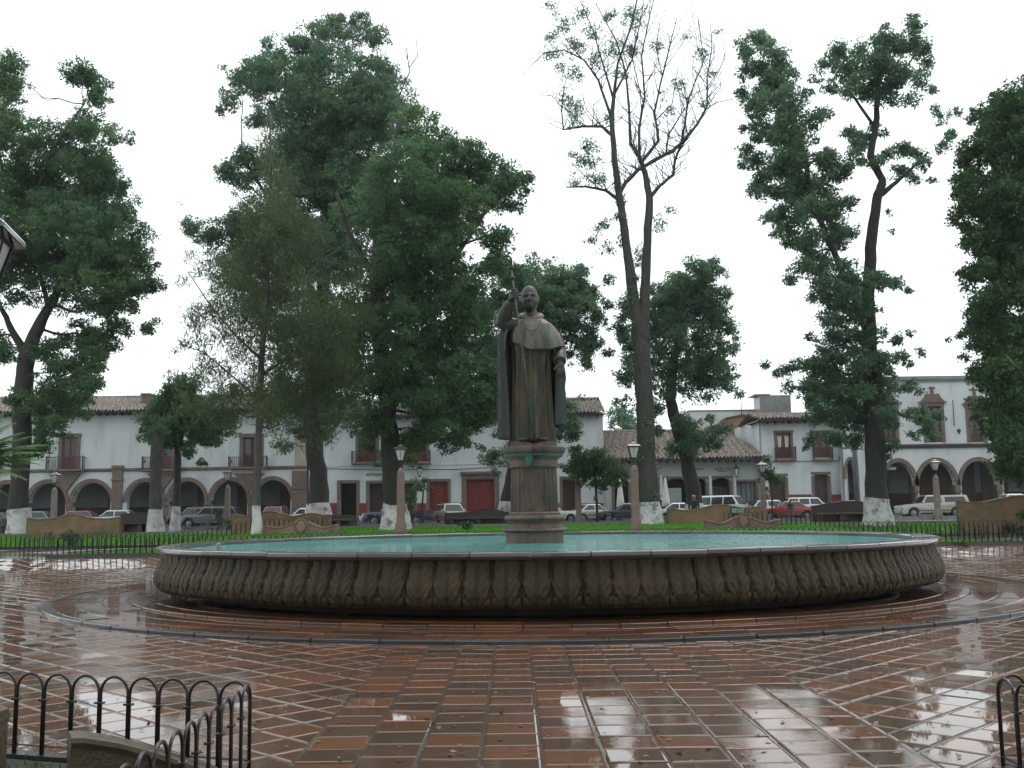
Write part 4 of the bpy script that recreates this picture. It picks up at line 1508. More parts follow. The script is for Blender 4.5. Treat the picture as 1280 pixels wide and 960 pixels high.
class Bld:
    def __init__(s, name, label, Y0, px, zbase=1.1, group='houses along the street'):
        s.Y0 = Y0
        x = P(px, 645, Y0).x
        s.o = thing(name, label, 'building', (x, Y0, zbase), 0, group)
        s.x0, s.zb = x, zbase

    def x(s, px, py=580): return P(px, py, s.Y0).x - s.x0

    def z(s, py, px=640): return P(px, py, s.Y0).z - s.zb

    def R(s, a, b, t, bt):
        """pixel rectangle -> local x0,x1,z0,z1"""
        m = (a + b) / 2
        return s.x(a, (t + bt) / 2), s.x(b, (t + bt) / 2), s.z(bt, m), s.z(t, m)


def wall_with_openings(mb, x0, x1, z0, z1, ops, t=.45):
    """ops: (xa, xb, za, zb, arch) ; arch = rise above zb (0 flat). front at y=0, reveals go to y=t"""
    cuts = {x0, x1}
    for xa, xb, za, zb, ar in ops:
        cuts |= {xa, xb}
        if ar:
            for i in range(1, 16): cuts.add((xa + xb) / 2 - (xb - xa) / 2 * math.cos(math.pi * i / 16))
    cuts = sorted(c for c in cuts if x0 <= c <= x1)

    def top(o, x):
        xa, xb, za, zb, ar = o
        if not ar: return zb
        q = (x - (xa + xb) / 2) / ((xb - xa) / 2)
        return zb + ar * math.sqrt(max(0, 1 - q * q))
    for a, b in zip(cuts, cuts[1:]):
        if b - a < 1e-6: continue
        here = sorted([o for o in ops if o[0] <= (a + b) / 2 <= o[1]], key=lambda o: o[2])
        za_, zb_ = z0, z0
        for o in here:
            mb.quad((a, 0, za_), (b, 0, zb_), (b, 0, o[2]), (a, 0, o[2]))
            ta, tb = top(o, a), top(o, b)
            mb.quad((a, 0, ta), (b, 0, tb), (b, t, tb), (a, t, ta))
            if o[2] > z0 + .01: mb.quad((a, 0, o[2]), (b, 0, o[2]), (b, t, o[2]), (a, t, o[2]))
            za_, zb_ = ta, tb
        mb.quad((a, 0, za_), (b, 0, zb_), (b, 0, z1), (a, 0, z1))
    for xa, xb, za, zb, ar in ops:
        mb.quad((xa, 0, za), (xa, t, za), (xa, t, zb), (xa, 0, zb))
        mb.quad((xb, 0, za), (xb, t, za), (xb, t, zb), (xb, 0, zb))


def arch_ring(mb, xa, xb, zb, ar, w, y0=-.06, y1=.2, n=20):
    cx, r = (xa + xb) / 2, (xb - xa) / 2
    top, bot = [], []
    for i in range(n + 1):
        t = math.pi * i / n
        bot.append((cx - r * math.cos(t), zb + ar * math.sin(t)))
        top.append((cx - (r + w) * math.cos(t), zb + (ar + w) * math.sin(t)))
    mb.strip(top, bot, y0, y1)


def tile_roof(b, x0, x1, z0, y0, z1, y1, hip=0.0, pitch=.26, rows=None, name='roof'):
    """barrel tile slope from eave (z0,y0) up to ridge (z1,y1); hip shortens the right end at the ridge"""
    Ls = math.hypot(z1 - z0, y1 - y0)
    rows = rows or max(6, int(Ls / .36))
    nc = int((x1 - x0) / pitch)
    rr = random.Random(3)
    cs = 6
    mb = MB()
    m_ = nc * cs + 1
    sag = [rr.gauss(0, .03) for _ in range(nc + 2)]
    for j in range(rows * 2 + 1):
        row = j // 2
        t = (row + (0 if j % 2 == 0 else .97)) / rows if j < rows * 2 else 1.0
        lift = .055 if j % 2 == 0 else .0
        for i in range(m_):
            k = i // cs
            ph = 2 * math.pi * (i % cs) / cs
            h = .075 * math.cos(ph) + lift + .012 * math.sin(k * 12.9 + row * 4.1) + .05 * math.sin(k * .21) * (1 if j else .6)
            xr = x1 - hip * t
            x = x0 + (xr - x0) * i / (m_ - 1) + .02 * math.sin(row * 7.3 + k * 3.3)
            mb.v.append((x, y0 + (y1 - y0) * t, z0 + (z1 - z0) * t + h))
    for j in range(rows * 2):
        for i in range(m_ - 1):
            q = j * m_ + i
            mb.f.append((q, q + 1, q + m_ + 1, q + m_))
    r = mb.build(name, TILE, b.o, smooth=50, fix=False)
    tag(r, kind='stuff')
    MB().box(x0, x1 - .02, y0 + .02, y1, z0 - .16, z0 - .09, None).build('eave_board', BEAM, b.o)
    rf = MB()
    n_ = int((x1 - x0) / .55)
    for i in range(n_): rf.box(x0 + .2 + i * .55, x0 + .32 + i * .55, y0 + .04, .1, z0 - .30, z0 - .162)
    tag(rf.build('rafter_ends', BEAM, b.o), kind='stuff')
    # ridge tiles
    rd = MB()
    n_ = max(2, int((x1 - hip - x0) / .45))
    for i in range(n_):
        xa = x0 + (x1 - hip - x0) * i / n_
        rd.tube([(xa, y1, z1 + .05), (xa + .47, y1, z1 + .06)], [.12, .10], 8)
    tag(rd.build('ridge_tiles', TILE, b.o, smooth=True), kind='stuff')
    # back slope keeps the roof solid
    MB().quad((x0, y1, z1), (x1 - hip, y1, z1), (x1, y1 + (y1 - y0), z0), (x0, y1 + (y1 - y0), z0)).build('back_slope', TILE, b.o)
    return r


def balcony(b, a, c, t, bt, name='balcony', depth=.62):
    x0, x1, z0, z1 = b.R(a, c, t, bt)
    bal = MB().box(x0 - .05, x1 + .05, -depth, -.003, z0 - .16, z0).build(name, STONE, b.o, bevel=.03)
    r = MB()
    n = max(6, int((x1 - x0) / .14))
    for i in range(n + 1):
        x = x0 + (x1 - x0) * i / n
        r.box(x - .012, x + .012, -depth + .03, -depth + .055, z0, z1)
    for s_ in (x0, x1):
        for q in range(1, 4): r.box(s_ - .012, s_ + .012, -depth + .05 + q * .14, -depth + .075 + q * .14, z0, z1)
        r.box(s_ - .02, s_ + .02, -depth + .01, -.01, z1 - .015, z1 + .03)
        r.box(s_ - .035, s_ + .035, -depth + .02, -depth + .09, z0, z1 + .12)
    r.box(x0 - .02, x1 + .02, -depth + .02, -depth + .065, z1, z1 + .04)
    r.build('railing', IRON, bal, fix=False)
    return bal


def french_window(b, a, c, t, bt, fw=4.5, m=None, arch=False, panes=True, leafname='window', sill=False, glazed=.62, frame=STONE):
    """returns the opening; builds frame, two leaves with panes"""
    m = m or REDWOOD
    x0, x1, z0, z1 = b.R(a, c, t, bt)
    w = fw * b.Y0 / F_PX
    fr = MB().box(x0 - w, x0 + .002, -.07, .12, z0, z1).box(x1 - .002, x1 + w, -.07, .12, z0, z1).box(x0 - w - .05, x1 + w + .05, -.09, .12, z1, z1 + w * 1.1)
    fo = fr.build(leafname + '_frame', frame, b.o, bevel=.015)
    d = MB()
    cx = (x0 + x1) / 2
    zg_ = z0 + (z1 - z0) * (1 - glazed)
    for s0, s1 in ((x0, cx - .012), (cx + .012, x1)):
        d.box(s0, s0 + .09, .16, .22, z0, z1).box(s1 - .09, s1, .16, .22, z0, z1)
        d.box(s0 + .09, s1 - .09, .16, .22, z0, z0 + .12).box(s0 + .09, s1 - .09, .16, .22, z1 - .1, z1)
        d.box(s0 + .09, s1 - .09, .17, .205, z0 + .12, zg_ if panes else z1 - .1)
        if panes: d.box(s0 + .09, s1 - .09, .165, .215, zg_, zg_ + .07)
    wd = d.build(leafname, m, b.o, fix=False)
    if panes:
        g = MB()
        for s0, s1 in ((x0, cx - .012), (cx + .012, x1)): g.box(s0 + .09, s1 - .09, .185, .197, zg_ + .07, z1 - .1)
        g.build('pane', GLASS, wd)
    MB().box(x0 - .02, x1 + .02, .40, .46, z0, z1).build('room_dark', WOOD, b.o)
    return (x0, x1, z0, z1, 0)


def doorway(b, a, c, t, fw=4, m=None, depth=.3, frame=STONE, leaf=True, arch=0.0, bt=None, name='door'):
    x0, x1, z0, z1 = b.R(a, c, t, bt or 700)
    z0 = 0.0
    w = fw * b.Y0 / F_PX
    fr = MB().box(x0 - w, x0 + .002, -.07, .14, z0, z1).box(x1 - .002, x1 + w, -.07, .14, z0, z1).box(x0 - w, x1 + w, -.09, .14, z1 + arch, z1 + arch + w)
    if arch:
        n = 12
        top = [(x0 + (x1 - x0) * i / n, z1 + arch + .01) for i in range(n + 1)]
        bot = [(x0 + (x1 - x0) * i / n, z1 + arch * math.sin(math.pi * i / n)) for i in range(n + 1)]
        fr.strip(top, bot, -.05, .14)
    fr.build(name + '_frame', frame, b.o)
    if leaf:
        d = MB().box(x0, x1, depth, depth + .06, z0, z1 + arch)
        n = max(3, int((x1 - x0) / .3))
        for i in range(n): d.box(x0 + (x1 - x0) * (i + .12) / n, x0 + (x1 - x0) * (i + .88) / n, depth - .03, depth - .002, z0 + .1, z1 - .1)
        d.build(name, m or WOOD, b.o, fix=False)
    else:
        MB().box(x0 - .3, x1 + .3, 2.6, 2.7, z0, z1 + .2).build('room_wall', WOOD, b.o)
    return (x0, x1, z0, z1 + arch, 0)


def wainscot(b, spans, py, m=REDW, y=-.02):
    for k, (a, c) in enumerate(spans):
        x0, x1, z0, z1 = b.R(a, c, py, 700)
        MB().box(x0, x1, y, .02, -.3, z1).build('wainscot', m, b.o)


def shell(b, x0, x1, z1, depth=9, inner=True, m=WHITE):
    """side, back walls and a ceiling slab so the house is closed"""
    q = MB().box(x0, x0 + .4, .452, depth, -.3, z1).box(x1 - .4, x1, .452, depth, -.3, z1).box(x0 + .4, x1 - .4, depth - .4, depth, -.3, z1)
    q.build('side_walls', m, b.o)
    MB().box(x0 + .402, x1 - .402, .46, depth - .41, z1 - .32, z1 - .02).build('ceiling', BEAM, b.o)


# ---- left arcade house
A = Bld('arcade_house', 'long white arcaded house with clay tile roof and stone arches on the left', 78, 150)
xl, xr = A.x(-330), A.x(384)
ze = A.z(519, 150)
ops, rings = [], MB()
AO = [(-170, -126), (-118, -73), (-66, -20), (-13, 28), (35.8, 82), (90.5, 138), (158, 203), (211.5, 255.6), (264, 309), (317.5, 363)]
zs_ = A.z(629, 60)
zc_ = A.z(604, 60)
cap, shaft = MB(), MB()
for a, c in AO:
    x0, x1 = A.x(a, 630), A.x(c, 630)
    ops.append((x0, x1, -.3, zs_, zc_ - zs_))
frames = []
for a, c, t, bt in ((77.5, 95.6, 547, 587), (195, 214, 547, 587), (304, 325, 547, 583), (-25, -8, 547, 587), (-130, -112, 547, 587)):
    ops.append(french_window(A, a, c, t, bt, 4.6, REDWOOD if a < 300 else WOOD))
wm = MB()
wall_with_openings(wm, xl, xr, -.3, ze + .35, ops, .6)
wm.build('facade', WHITE, A.o, fix=False)
for a, c in AO:
    x0, x1 = A.x(a, 630), A.x(c, 630)
    m_ = MB()
    arch_ring(m_, x0, x1, zs_, zc_ - zs_, .30)
    m_.build('arch', STONE, A.o)
prev = None
for (a, c), (d, e) in zip(AO, AO[1:]):
    x0, x1 = A.x(c, 640), A.x(d, 640)
    if x1 - x0 > .9: continue
    m_ = MB().box(x0 + .03, x1 - .03, -.03, .58, -.3, zs_ - .28)
    m_.box(x0 - .06, x1 + .06, -.12, .66, zs_ - .28, zs_ - .16).box(x0 - .0, x1 + .0, -.07, .62, zs_ - .159, zs_ + .02).box(x0 - .05, x1 + .05, -.10, .66, -.3, .25)
    m_.build('column', STONE, A.o)
x0, x1, z0_, z1_ = A.R(140, 153, 586, 660)
MB().box(x0, x1, -.16, .0, -.3, z1_).box(x0 - .05, x1 + .05, -.22, -.0, z1_ - .9, z1_ - .75).box(x0 - .05, x1 + .05, -.22, 0, z1_ + .001, z1_ + .25).build('pilaster', STONE, A.o, bevel=.02)
x0, x1, z0_, z1_ = A.R(365, 384, 588, 660)
MB().box(x0, x1, -.18, -.002, -.3, z1_ - .02).box(x0 - .06, x1 + .06, -.24, -.002, z1_ - 1.4, z1_ - 1.25).build('pilaster', STONE, A.o, bevel=.02)
x0, x1, z0_, z1_ = A.R(369, 383, 526, 586)
MB().box(x0, x1, -.08, -.002, z0_ + .1, z1_).build('quoin', mat('yellowed plaster', (.36, .32, .24), (.28, .25, .19), 1, .8), A.o)
x0, x1, z0_, z1_ = A.R(-330, 384, 586.5, 589)
zq_ = A.z(588, 150)
MB().box(xl, xr, -.14, -.001, zq_, zq_ + .16).box(xl, xr, -.08, -.001, zq_ - .08, zq_ - .002).build('cornice', STONE, A.o)
for a, c in ((62, 107), (181, 226), (288.5, 335), (-40, 5), (-145, -98)):
    bal = balcony(A, a, c, 572, 587 if a < 280 else 584)
    cx = (A.x(a) + A.x(c)) / 2
    zz = A.z(590, (a + c) / 2)
    w_ = (A.x(c) - A.x(a)) / 2
    m_ = MB().strip([(cx - w_ * .8, zz - .1), (cx, zz - .1), (cx + w_ * .8, zz - .1)], [(cx - w_ * .55, zz - .5), (cx - .0, zz - 1.5), (cx + w_ * .55, zz - .5)], -.22, -.005)
    m_.build('corbel', STONE, bal)
    pot = MB().lathe([(.001, 0), (.09, 0), (.13, .22), (.14, .24), (.001, .24)], 8)
    pot.build('flower_pot', mat('clay pot', (.22, .08, .04), (.16, .06, .03), 4, .7), bal, loc=(A.x(a) + .14, -.62, A.R(a, c, 572, 587)[3] - .45))
zi = A.z(592, 150)
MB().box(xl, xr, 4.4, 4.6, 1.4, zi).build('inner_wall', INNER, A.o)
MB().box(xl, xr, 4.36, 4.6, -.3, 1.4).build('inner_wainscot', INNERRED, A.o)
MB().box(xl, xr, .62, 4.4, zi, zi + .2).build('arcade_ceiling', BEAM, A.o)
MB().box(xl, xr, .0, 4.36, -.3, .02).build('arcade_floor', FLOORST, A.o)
for a in (50, 118, 172, 236, 288, 345):
    x = A.x(a, 640)
    MB().box(x - .65, x + .65, 4.30, 4.358, .02, 2.9).build('inner_door', WOOD, A.o)
shell(A, xl, xr, ze + .3)
tile_roof(A, xl, xr + .25, ze + .28, -.85, A.z(489, 100), 4.6)
x0, x1, z0_, z1_ = A.R(165, 175, 490, 503)
ch_ = MB().box(x0, x1, 2.0, 2.7, z0_ - .8, z1_).box(x0 - .08, x1 + .08, 1.92, 2.78, z1_ + .002, z1_ + .14)
ch_.build('chimney', STONE, A.o)
x0, x1, z0_, z1_ = A.R(272, 280, 472, 495)
MB().box(x0, x1, 3.4, 3.9, z0_ - .6, z1_).build('chimney', BARKG, A.o)

# ---- centre white house
Bc = Bld('white_house', 'plain white two-storey house with red doors behind the statue', 78, 560)
xl, xr = Bc.x(386), Bc.x(755)
ze = Bc.z(520, 740)
ops = []
for a, c, t, bt, mm in ((448, 470, 540, 578, REDWOOD), (509, 533, 540, 577, REDWOOD), (640, 662, 540, 577, REDWOOD)):
    ops.append(french_window(Bc, a, c, t, bt, 3.6, mm))
ops.append(doorway(Bc, 425, 445.5, 604, 3.8, leaf=False))
ops.append(doorway(Bc, 461, 482, 604, 3.4, WOOD, .5))
ops.append(doorway(Bc, 500, 517, 604, 3.4, WOOD, .5))
ops.append(doorway(Bc, 537, 560, 602, 3.4, REDDOOR, .22))
ops.append(doorway(Bc, 583.5, 618.5, 599, 6, REDDOOR, .25, name='garage_door'))
ops.append(doorway(Bc, 704, 720, 599, 3.6, WOOD, .5))
wm = MB()
wall_with_openings(wm, xl, xr, -.3, ze + .3, ops, .45)
wm.build('facade', WHITE, Bc.o, fix=False)
x0, x1, z0_, z1_ = Bc.R(575, 627, 590, 593)
MB().box(x0, x1, -.26, -.092, z0_, z1_ + .04).build('lintel_cornice', STONE, Bc.o, bevel=.03)
wainscot(Bc, [(386, 421), (449.5, 457.4), (486, 496.4), (521, 533), (564, 577), (625, 700), (724, 755)], 629)
for a, c in ((441, 476), (504, 538), (634, 668)): balcony(Bc, a, c, 565, 578, depth=.55)
z2 = Bc.z(586, 560)
pts = [(Bc.x(386), -.03, z2 + .2), (Bc.x(470), -.03, z2), (Bc.x(570), -.03, z2 - .05), (Bc.x(650), -.03, z2 + .18), (Bc.x(755), -.03, z2 + .1)]
MB().tube(pts, .02, 5).build('wall_cable', IRON, Bc.o)
MB().box(Bc.x(386), xr, -.04, -.002, Bc.z(581, 560), Bc.z(580, 560)).build('string_course', WHITE2, Bc.o)
fc = bpy.data.curves.new('lettering', 'FONT')
fc.body = 'ARTESANIAS'
fc.size = .30
fc.extrude = .01
fo = bpy.data.objects.new('lettering_raw', fc)
COL.objects.link(fo)
dg = bpy.context.evaluated_depsgraph_get()
tm = bpy.data.meshes.new_from_object(fo.evaluated_get(dg))
bpy.data.objects.remove(fo)
tm.materials.clear()
tm.materials.append(IRON)
inst('lettering', tm, Bc.o, (Bc.x(457.5, 593), -.02, Bc.z(595, 465)), rot=(math.pi / 2, 0, 0))
shell(Bc, xl, xr, ze + .25)
tile_roof(Bc, xl - .05, xr + .12, ze + .22, -.75, Bc.z(491, 735), 4.4, rows=14)
# gable end closing the roof on the right
m_ = MB().prism([(0, 0), (0, 1), (1, 1)], 0, .1)
y_, zr = 4.4, Bc.z(491, 735) - .05
MB().add([(xr - .05, .45, ze), (xr - .05, 8.4, ze), (xr - .05, y_, zr), (xr - .35, .45, ze), (xr - .35, 8.4, ze), (xr - .35, y_, zr)],
         [(0, 1, 2), (3, 5, 4), (0, 2, 5, 3), (1, 4, 5, 2)]).build('gable', WHITE, Bc.o)
def lantern(b, px, py, s=1.0):
    x, z = b.x(px, py), b.z(py, px)
    l = MB().box(-.03, .03, -.45, -.01, .52, .56).tube([(0, -.42, .55), (0, -.42, .42)], .02, 6)
    o = l.build('wall_bracket', IRON, b.o, loc=(x, 0, z))
    h = MB().lathe([(.001, .42), (.06, .40), (.24, .25), (.25, .22), (.001, .22)], 6, (0, -.42)).lathe([(.10, -.32), (.11, -.36), (.001, -.42)], 6, (0, -.42))
    for k in range(6):
        t = math.pi / 3 * k
        h.tube([(.22 * math.cos(t), -.42 + .22 * math.sin(t), .22), (.10 * math.cos(t), -.42 + .10 * math.sin(t), -.33)], .014, 4)
    h.build('lantern', IRON, o)
    MB().lathe([(.20, .215), (.09, -.32)], 6, (0, -.42)).build('lantern_pane', PANE, o)


lantern(Bc, 525, 590)

# ---- low shop with the big tile roof
S = Bld('shop', 'low shop with a wide sloping clay tile roof and shaded openings behind the parasols', 77, 850)
xl, xr = S.x(756), S.x(952)
ze = S.z(577, 850)
ops = [doorway(S, 769, 787, 604, 3.5, leaf=False, arch=.35, name='shop_door')]
for a, c, t in ((802, 822, 603), (833, 862, 602), (869, 884, 602), (892, 914, 601), (922, 946, 602)):
    ops.append(doorway(S, a, c, t, 2.6, leaf=False, arch=.22 if a != 922 else 0, name='shop_front'))
wm = MB()
wall_with_openings(wm, xl, xr, -.3, ze + .1, ops, .4)
wm.build('facade', GREYW, S.o, fix=False)
GREYBL = mat('blue grey shop glass', (.09, .13, .14), (.05, .075, .085), 1.2, .12)
for a, c, t, bt in ((922, 946, 603, 640), (893, 913, 608, 640)):
    x0, x1, z0_, z1_ = S.R(a, c, t, bt)
    w_ = MB().box(x0, x1, .3, .36, z0_, z0_ + .35)
    for i in range(5): w_.box(x0 + (x1 - x0) * i / 4 - .03, x0 + (x1 - x0) * i / 4 + .03, .29, .35, z0_ + .35, z1_)
    wo = w_.build('shop_window', WOOD, S.o, fix=False)
    MB().box(x0, x1, .32, .332, z0_ + .35, z1_).build('pane', GREYBL if a == 922 else GLASS, wo)
x0, x1, z0_, z1_ = S.R(836, 852, 611, 631)
g = MB()
for i in range(13): g.box(x0 + (x1 - x0) * i / 12 - .02, x0 + (x1 - x0) * i / 12 + .02, .2, .23, z0_, z1_)
g.box(x0, x1, .19, .24, z1_, z1_ + .06).box(x0, x1, .26, .28, z0_, z1_)
g.build('white_grille', mat('pale grille paint', (.42, .48, .48), (.36, .42, .42), 3, .6), S.o, fix=False)
for a in (826.5, 888, 918.5):
    x0, x1, z0_, z1_ = S.R(a - 1.6, a + 1.6, 594, 625)
    MB().box(x0, x1, -.12, -.092, z0_, z1_).build('white_strip', WHITE2, S.o)
wainscot(S, [(825, 830), (790, 799)], 622)
for (px0, px1, py) in ((893, 914, 586), (897, 909, 589), (867, 880, 586.5)):
    x0, x1 = S.x(px0, py), S.x(px1, py)
    z_ = S.z(py, px0)
    n = int((x1 - x0) / .13)
    m_ = MB()
    for i in range(n):
        if i % 7 == 5: continue
        xa = x0 + (x1 - x0) * i / n
        m_.box(xa, xa + .07, -.02, -.004, z_ - .07, z_ + .07)
    m_.build('faded_lettering', IRON, S.o)
lantern(S, 919, 590, 1.2)
MB().box(xl, xr, -.12, -.002, ze - .02, ze + .1).build('eave_fascia', WHITE2, S.o)
tile_roof(S, xl - .1, xr + .5, ze + .2, -.9, S.z(531, 850), 6.2, hip=1.9, rows=20)
shell(S, xl, xr, ze + .1, 10, m=GREYW)

# ---- taller pieces behind the shop
K = Bld('rear_house', 'dirty white rear house with brown gable and grey tank box above the shop', 86, 905)
x0, x1, z0_, z1_ = K.R(868, 960, 511, 640)
MB().box(x0, x1, 2.0, 8, -.3, z1_).build('rear_wall', WHITE2, K.o)
MB().box(x0 - .05, x1 + .05, 1.95, 8.1, z1_ + .003, z1_ + .12).build('coping', CONC, K.o)
x0, x1, z0_, z1_ = K.R(900, 936, 520, 640)
xm, zlow = K.x(931), K.z(540, 900)
BROWNP = mat('brown adobe', (.24, .13, .085), (.18, .10, .07), 1.2, .85)
MB().prism([(x0, -.3), (x0, zlow), (xm - 1.4, z1_ - .25), (xm, z1_), (x1, z1_ - .15), (x1, -.3)], 0, 1.9).build('gable_wall', BROWNP, K.o)
MB().strip([(x0 - .1, zlow + .14), (xm - 1.4, z1_ - .11), (xm, z1_ + .14), (x1 + .1, z1_ - .01)], [(x0 - .1, zlow + .005), (xm - 1.4, z1_ - .245), (xm, z1_ + .005), (x1 + .1, z1_ - .145)], -.1, 2.0).build('gable_tiles', TILE_D, K.o)
x0, x1, z0_, z1_ = K.R(936, 948, 523, 640)
MB().box(x0, x1, .1, 1.9, -.3, z1_).build('white_block', WHITE2, K.o)
x0, x1, z0_, z1_ = K.R(939.5, 944, 526, 536)
MB().box(x0, x1, .04, .099, z0_, z1_).build('window', mat('blue shutter', (.04, .05, .16), (.03, .04, .12), 2, .5), K.o)
x0, x1, z0_, z1_ = K.R(951, 990, 494.5, 640)
MB().box(x0, x1, -.4, 1.8, 2, z1_).build('tank_box', CONC, K.o)
MB().box(x0 - .45, x0 + .9, -.5, 1.9, z1_ + .004, z1_ + .1).build('tank_lid', CONC, K.o)
MB().tube([(K.x(936), 1.9, K.z(525)), (K.x(936), 1.9, K.z(488))], .03, 5).build('aerial_mast', IRON, K.o)

# ---- white house right of the shop
D = Bld('white_house', 'white two-storey house with a tiled eave and small red balcony windows right of the shop', 76.5, 1000)
xl, xr = D.x(952.5), D.x(1054)
ze = D.z(527.5, 1000)
ops = [french_window(D, 971, 988.5, 541, 573, 2.8, REDWOOD), french_window(D, 1018, 1035, 541, 572, 2.8, REDWOOD),
       doorway(D, 966, 984, 597, 3.0, WOOD, .3, arch=.12), doorway(D, 1020, 1037.5, 595, 3.2, WOOD, .3, arch=.12)]
wm = MB()
wall_with_openings(wm, xl, xr, -.3, ze + .3, ops, .45)
wm.build('facade', WHITE, D.o, fix=False)
wainscot(D, [(953, 962.5), (988, 1016.4), (1041.5, 1053.5)], 618)
for a, c in ((969, 993), (1016, 1039)): balcony(D, a, c, 560, 574, depth=.4)
MB().box(xl, xr, -.05, -.002, D.z(577.3, 1000), D.z(576, 1000)).build('string_course', CONC, D.o)
CUR = mat('white lace curtain', (.6, .6, .57), (.5, .5, .48), 8, .9)
for a, c in ((972.5, 978), (981.5, 987)):
    x0, x1, z0_, z1_ = D.R(a, c, 545, 559)
    MB().strip([(x0, z1_), (x1, z1_)], [(x0 + .05, z0_), (x1 - .08, z0_)], .178, .184).build('curtain', CUR, D.o)
shell(D, xl, xr, ze + .25)
tile_roof(D, xl - .3, xr + .1, ze + .2, -.75, D.z(513.5, 1000), 2.9, rows=9)

# ---- right arcade house
E = Bld('arcade_house', 'flat-roofed white arcaded house with baroque window heads on the right', 75.5, 1180)
xl, xr = E.x(1054.5), E.x(1480)
zt_ = E.z(470, 1190)
zs_, zc_ = E.z(607, 1171), E.z(577, 1171)
AO = [(1104.5, 1144), (1148.5, 1195), (1202, 1247.5), (1254.5, 1300), (1307, 1352), (1359, 1404)]
ops = []
x0, x1 = E.x(1057), E.x(1069)
ops.append((x0, x1, -.3, E.z(598, 1063), 1.35))
arcs = [ops[0]]
for a, c in AO:
    ops.append((E.x(a, 607), E.x(c, 607), -.3, zs_, zc_ - zs_))
    arcs.append(ops[-1])
PINK = mat('pink quarry stone', (.165, .10, .08), (.11, .075, .062), 3, .75, bump=.3, c3=(.10, .06, .05), s3=1.2)
for a, c, t, bt in ((1103, 1119, 510, 553), (1158, 1176.5, 508, 553), (1212, 1228.5, 510.5, 553), (1268, 1286, 510, 553), (1322, 1340, 510, 553)):
    ops.append(french_window(E, a, c, t, bt, 4.2, WOOD, glazed=.75, frame=PINK))
    X0, X1, Z0, Z1 = E.R(a, c, t, bt)
    w_ = X1 - X0
    cx = (X0 + X1) / 2
    hw = w_ / 2 + .34
    prof = []
    for i in range(25):
        q = -1 + 2 * i / 24
        prof.append((cx + q * hw, Z1 + .32 + .05 + .62 * (1 - abs(q)) ** .8 + .22 * math.exp(-((abs(q) - .5) / .16) ** 2) + (.25 if abs(q) < .13 else 0)))
    m_ = MB().strip(prof, [(x, Z1 + .32) for x, z in prof], -.1, -.002).box(cx - hw - .12, cx + hw + .12, -.17, -.003, Z1 + .27, Z1 + .36).box(cx - .2, cx + .2, -.2, -.003, Z1 + 1.30, Z1 + 1.42)
    m_.build('window_pediment', PINK, E.o)
wm = MB()
wall_with_openings(wm, xl, xr, -.3, zt_ - .25, ops, .6)
wm.build('facade', WHITE, E.o, fix=False)
MB().box(xl - .1, xr, -.22, 8, zt_ - .249, zt_).box(xl - .05, xr, -.12, -.002, zt_ - .40, zt_ - .252).build('parapet_cornice', mat('grey green cornice', (.22, .25, .24), (.17, .19, .185), 1.5, .8), E.o)
zq_ = E.z(557.5, 1180)
MB().box(E.x(1098), xr, -.26, -.001, zq_, zq_ + .15).box(E.x(1098), xr, -.14, -.001, zq_ - .14, zq_ - .002).build('cornice', DARKBENCH, E.o)
for xa, xb, za, zb, ar in arcs:
    m_ = MB()
    arch_ring(m_, xa, xb, zb, ar, .30 if xb - xa > 1 else .22)
    m_.build('arch', STONE, E.o)
for (a, c), (d, e) in zip(AO, AO[1:]):
    x0, x1 = E.x(c, 630), E.x(d, 630)
    m_ = MB().box(x0 + .03, x1 - .03, -.03, .58, -.3, zs_ - .5)
    m_.box(x0 - .06, x1 + .06, -.12, .66, zs_ - .5, zs_ - .38).box(x0 - .01, x1 + .01, -.07, .62, zs_ - .379, zs_ + .02)
    m_.build('column', STONE, E.o)
zi = E.z(572, 1180)
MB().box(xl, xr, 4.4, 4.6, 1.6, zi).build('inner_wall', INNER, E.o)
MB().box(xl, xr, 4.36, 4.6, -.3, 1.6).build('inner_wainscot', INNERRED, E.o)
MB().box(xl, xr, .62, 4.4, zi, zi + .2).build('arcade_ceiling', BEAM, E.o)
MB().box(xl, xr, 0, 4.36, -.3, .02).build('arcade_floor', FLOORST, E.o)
for a, w_ in ((1184, 1.0), (1229, 1.4), (1125, .8), (1280, 1.0)):
    x = E.x(a, 630)
    MB().box(x - w_, x + w_, 4.30, 4.358, .02, 4.1).build('inner_door', WOOD, E.o)
for px in (1196,): MB().tube([(E.x(px), -.02, E.z(508)), (E.x(px), -.02, E.z(540))], .025, 5).build('wall_conduit', IRON, E.o)
x0, x1, z0_, z1_ = E.R(1196, 1201, 536, 542)
MB().prism([(x0, z1_ - .1), (x0 + .12, z1_), (x1 - .12, z1_), (x1, z1_ - .1), ((x0 + x1) / 2, z0_ - .05)], -.08, -.003).build('wall_ornament', IRON, E.o)
x0, x1, z0_, z1_ = E.R(1109, 1122, 583.5, 587)
MB().box(x0, x1, .3, .36, z0_, z1_).build('hanging_sign', GREYW, E.o)
shell(E, xl, xr, zt_ - .27)
# ------------------------------------------------------------------ lawns, kerbs and planted beds
GRASS = leaf_mat('grass blades', (.07, .24, .012), (.10, .32, .02), (.16, .34, .03), trans=.3, rough=.5)
rg = np.random.default_rng(9)


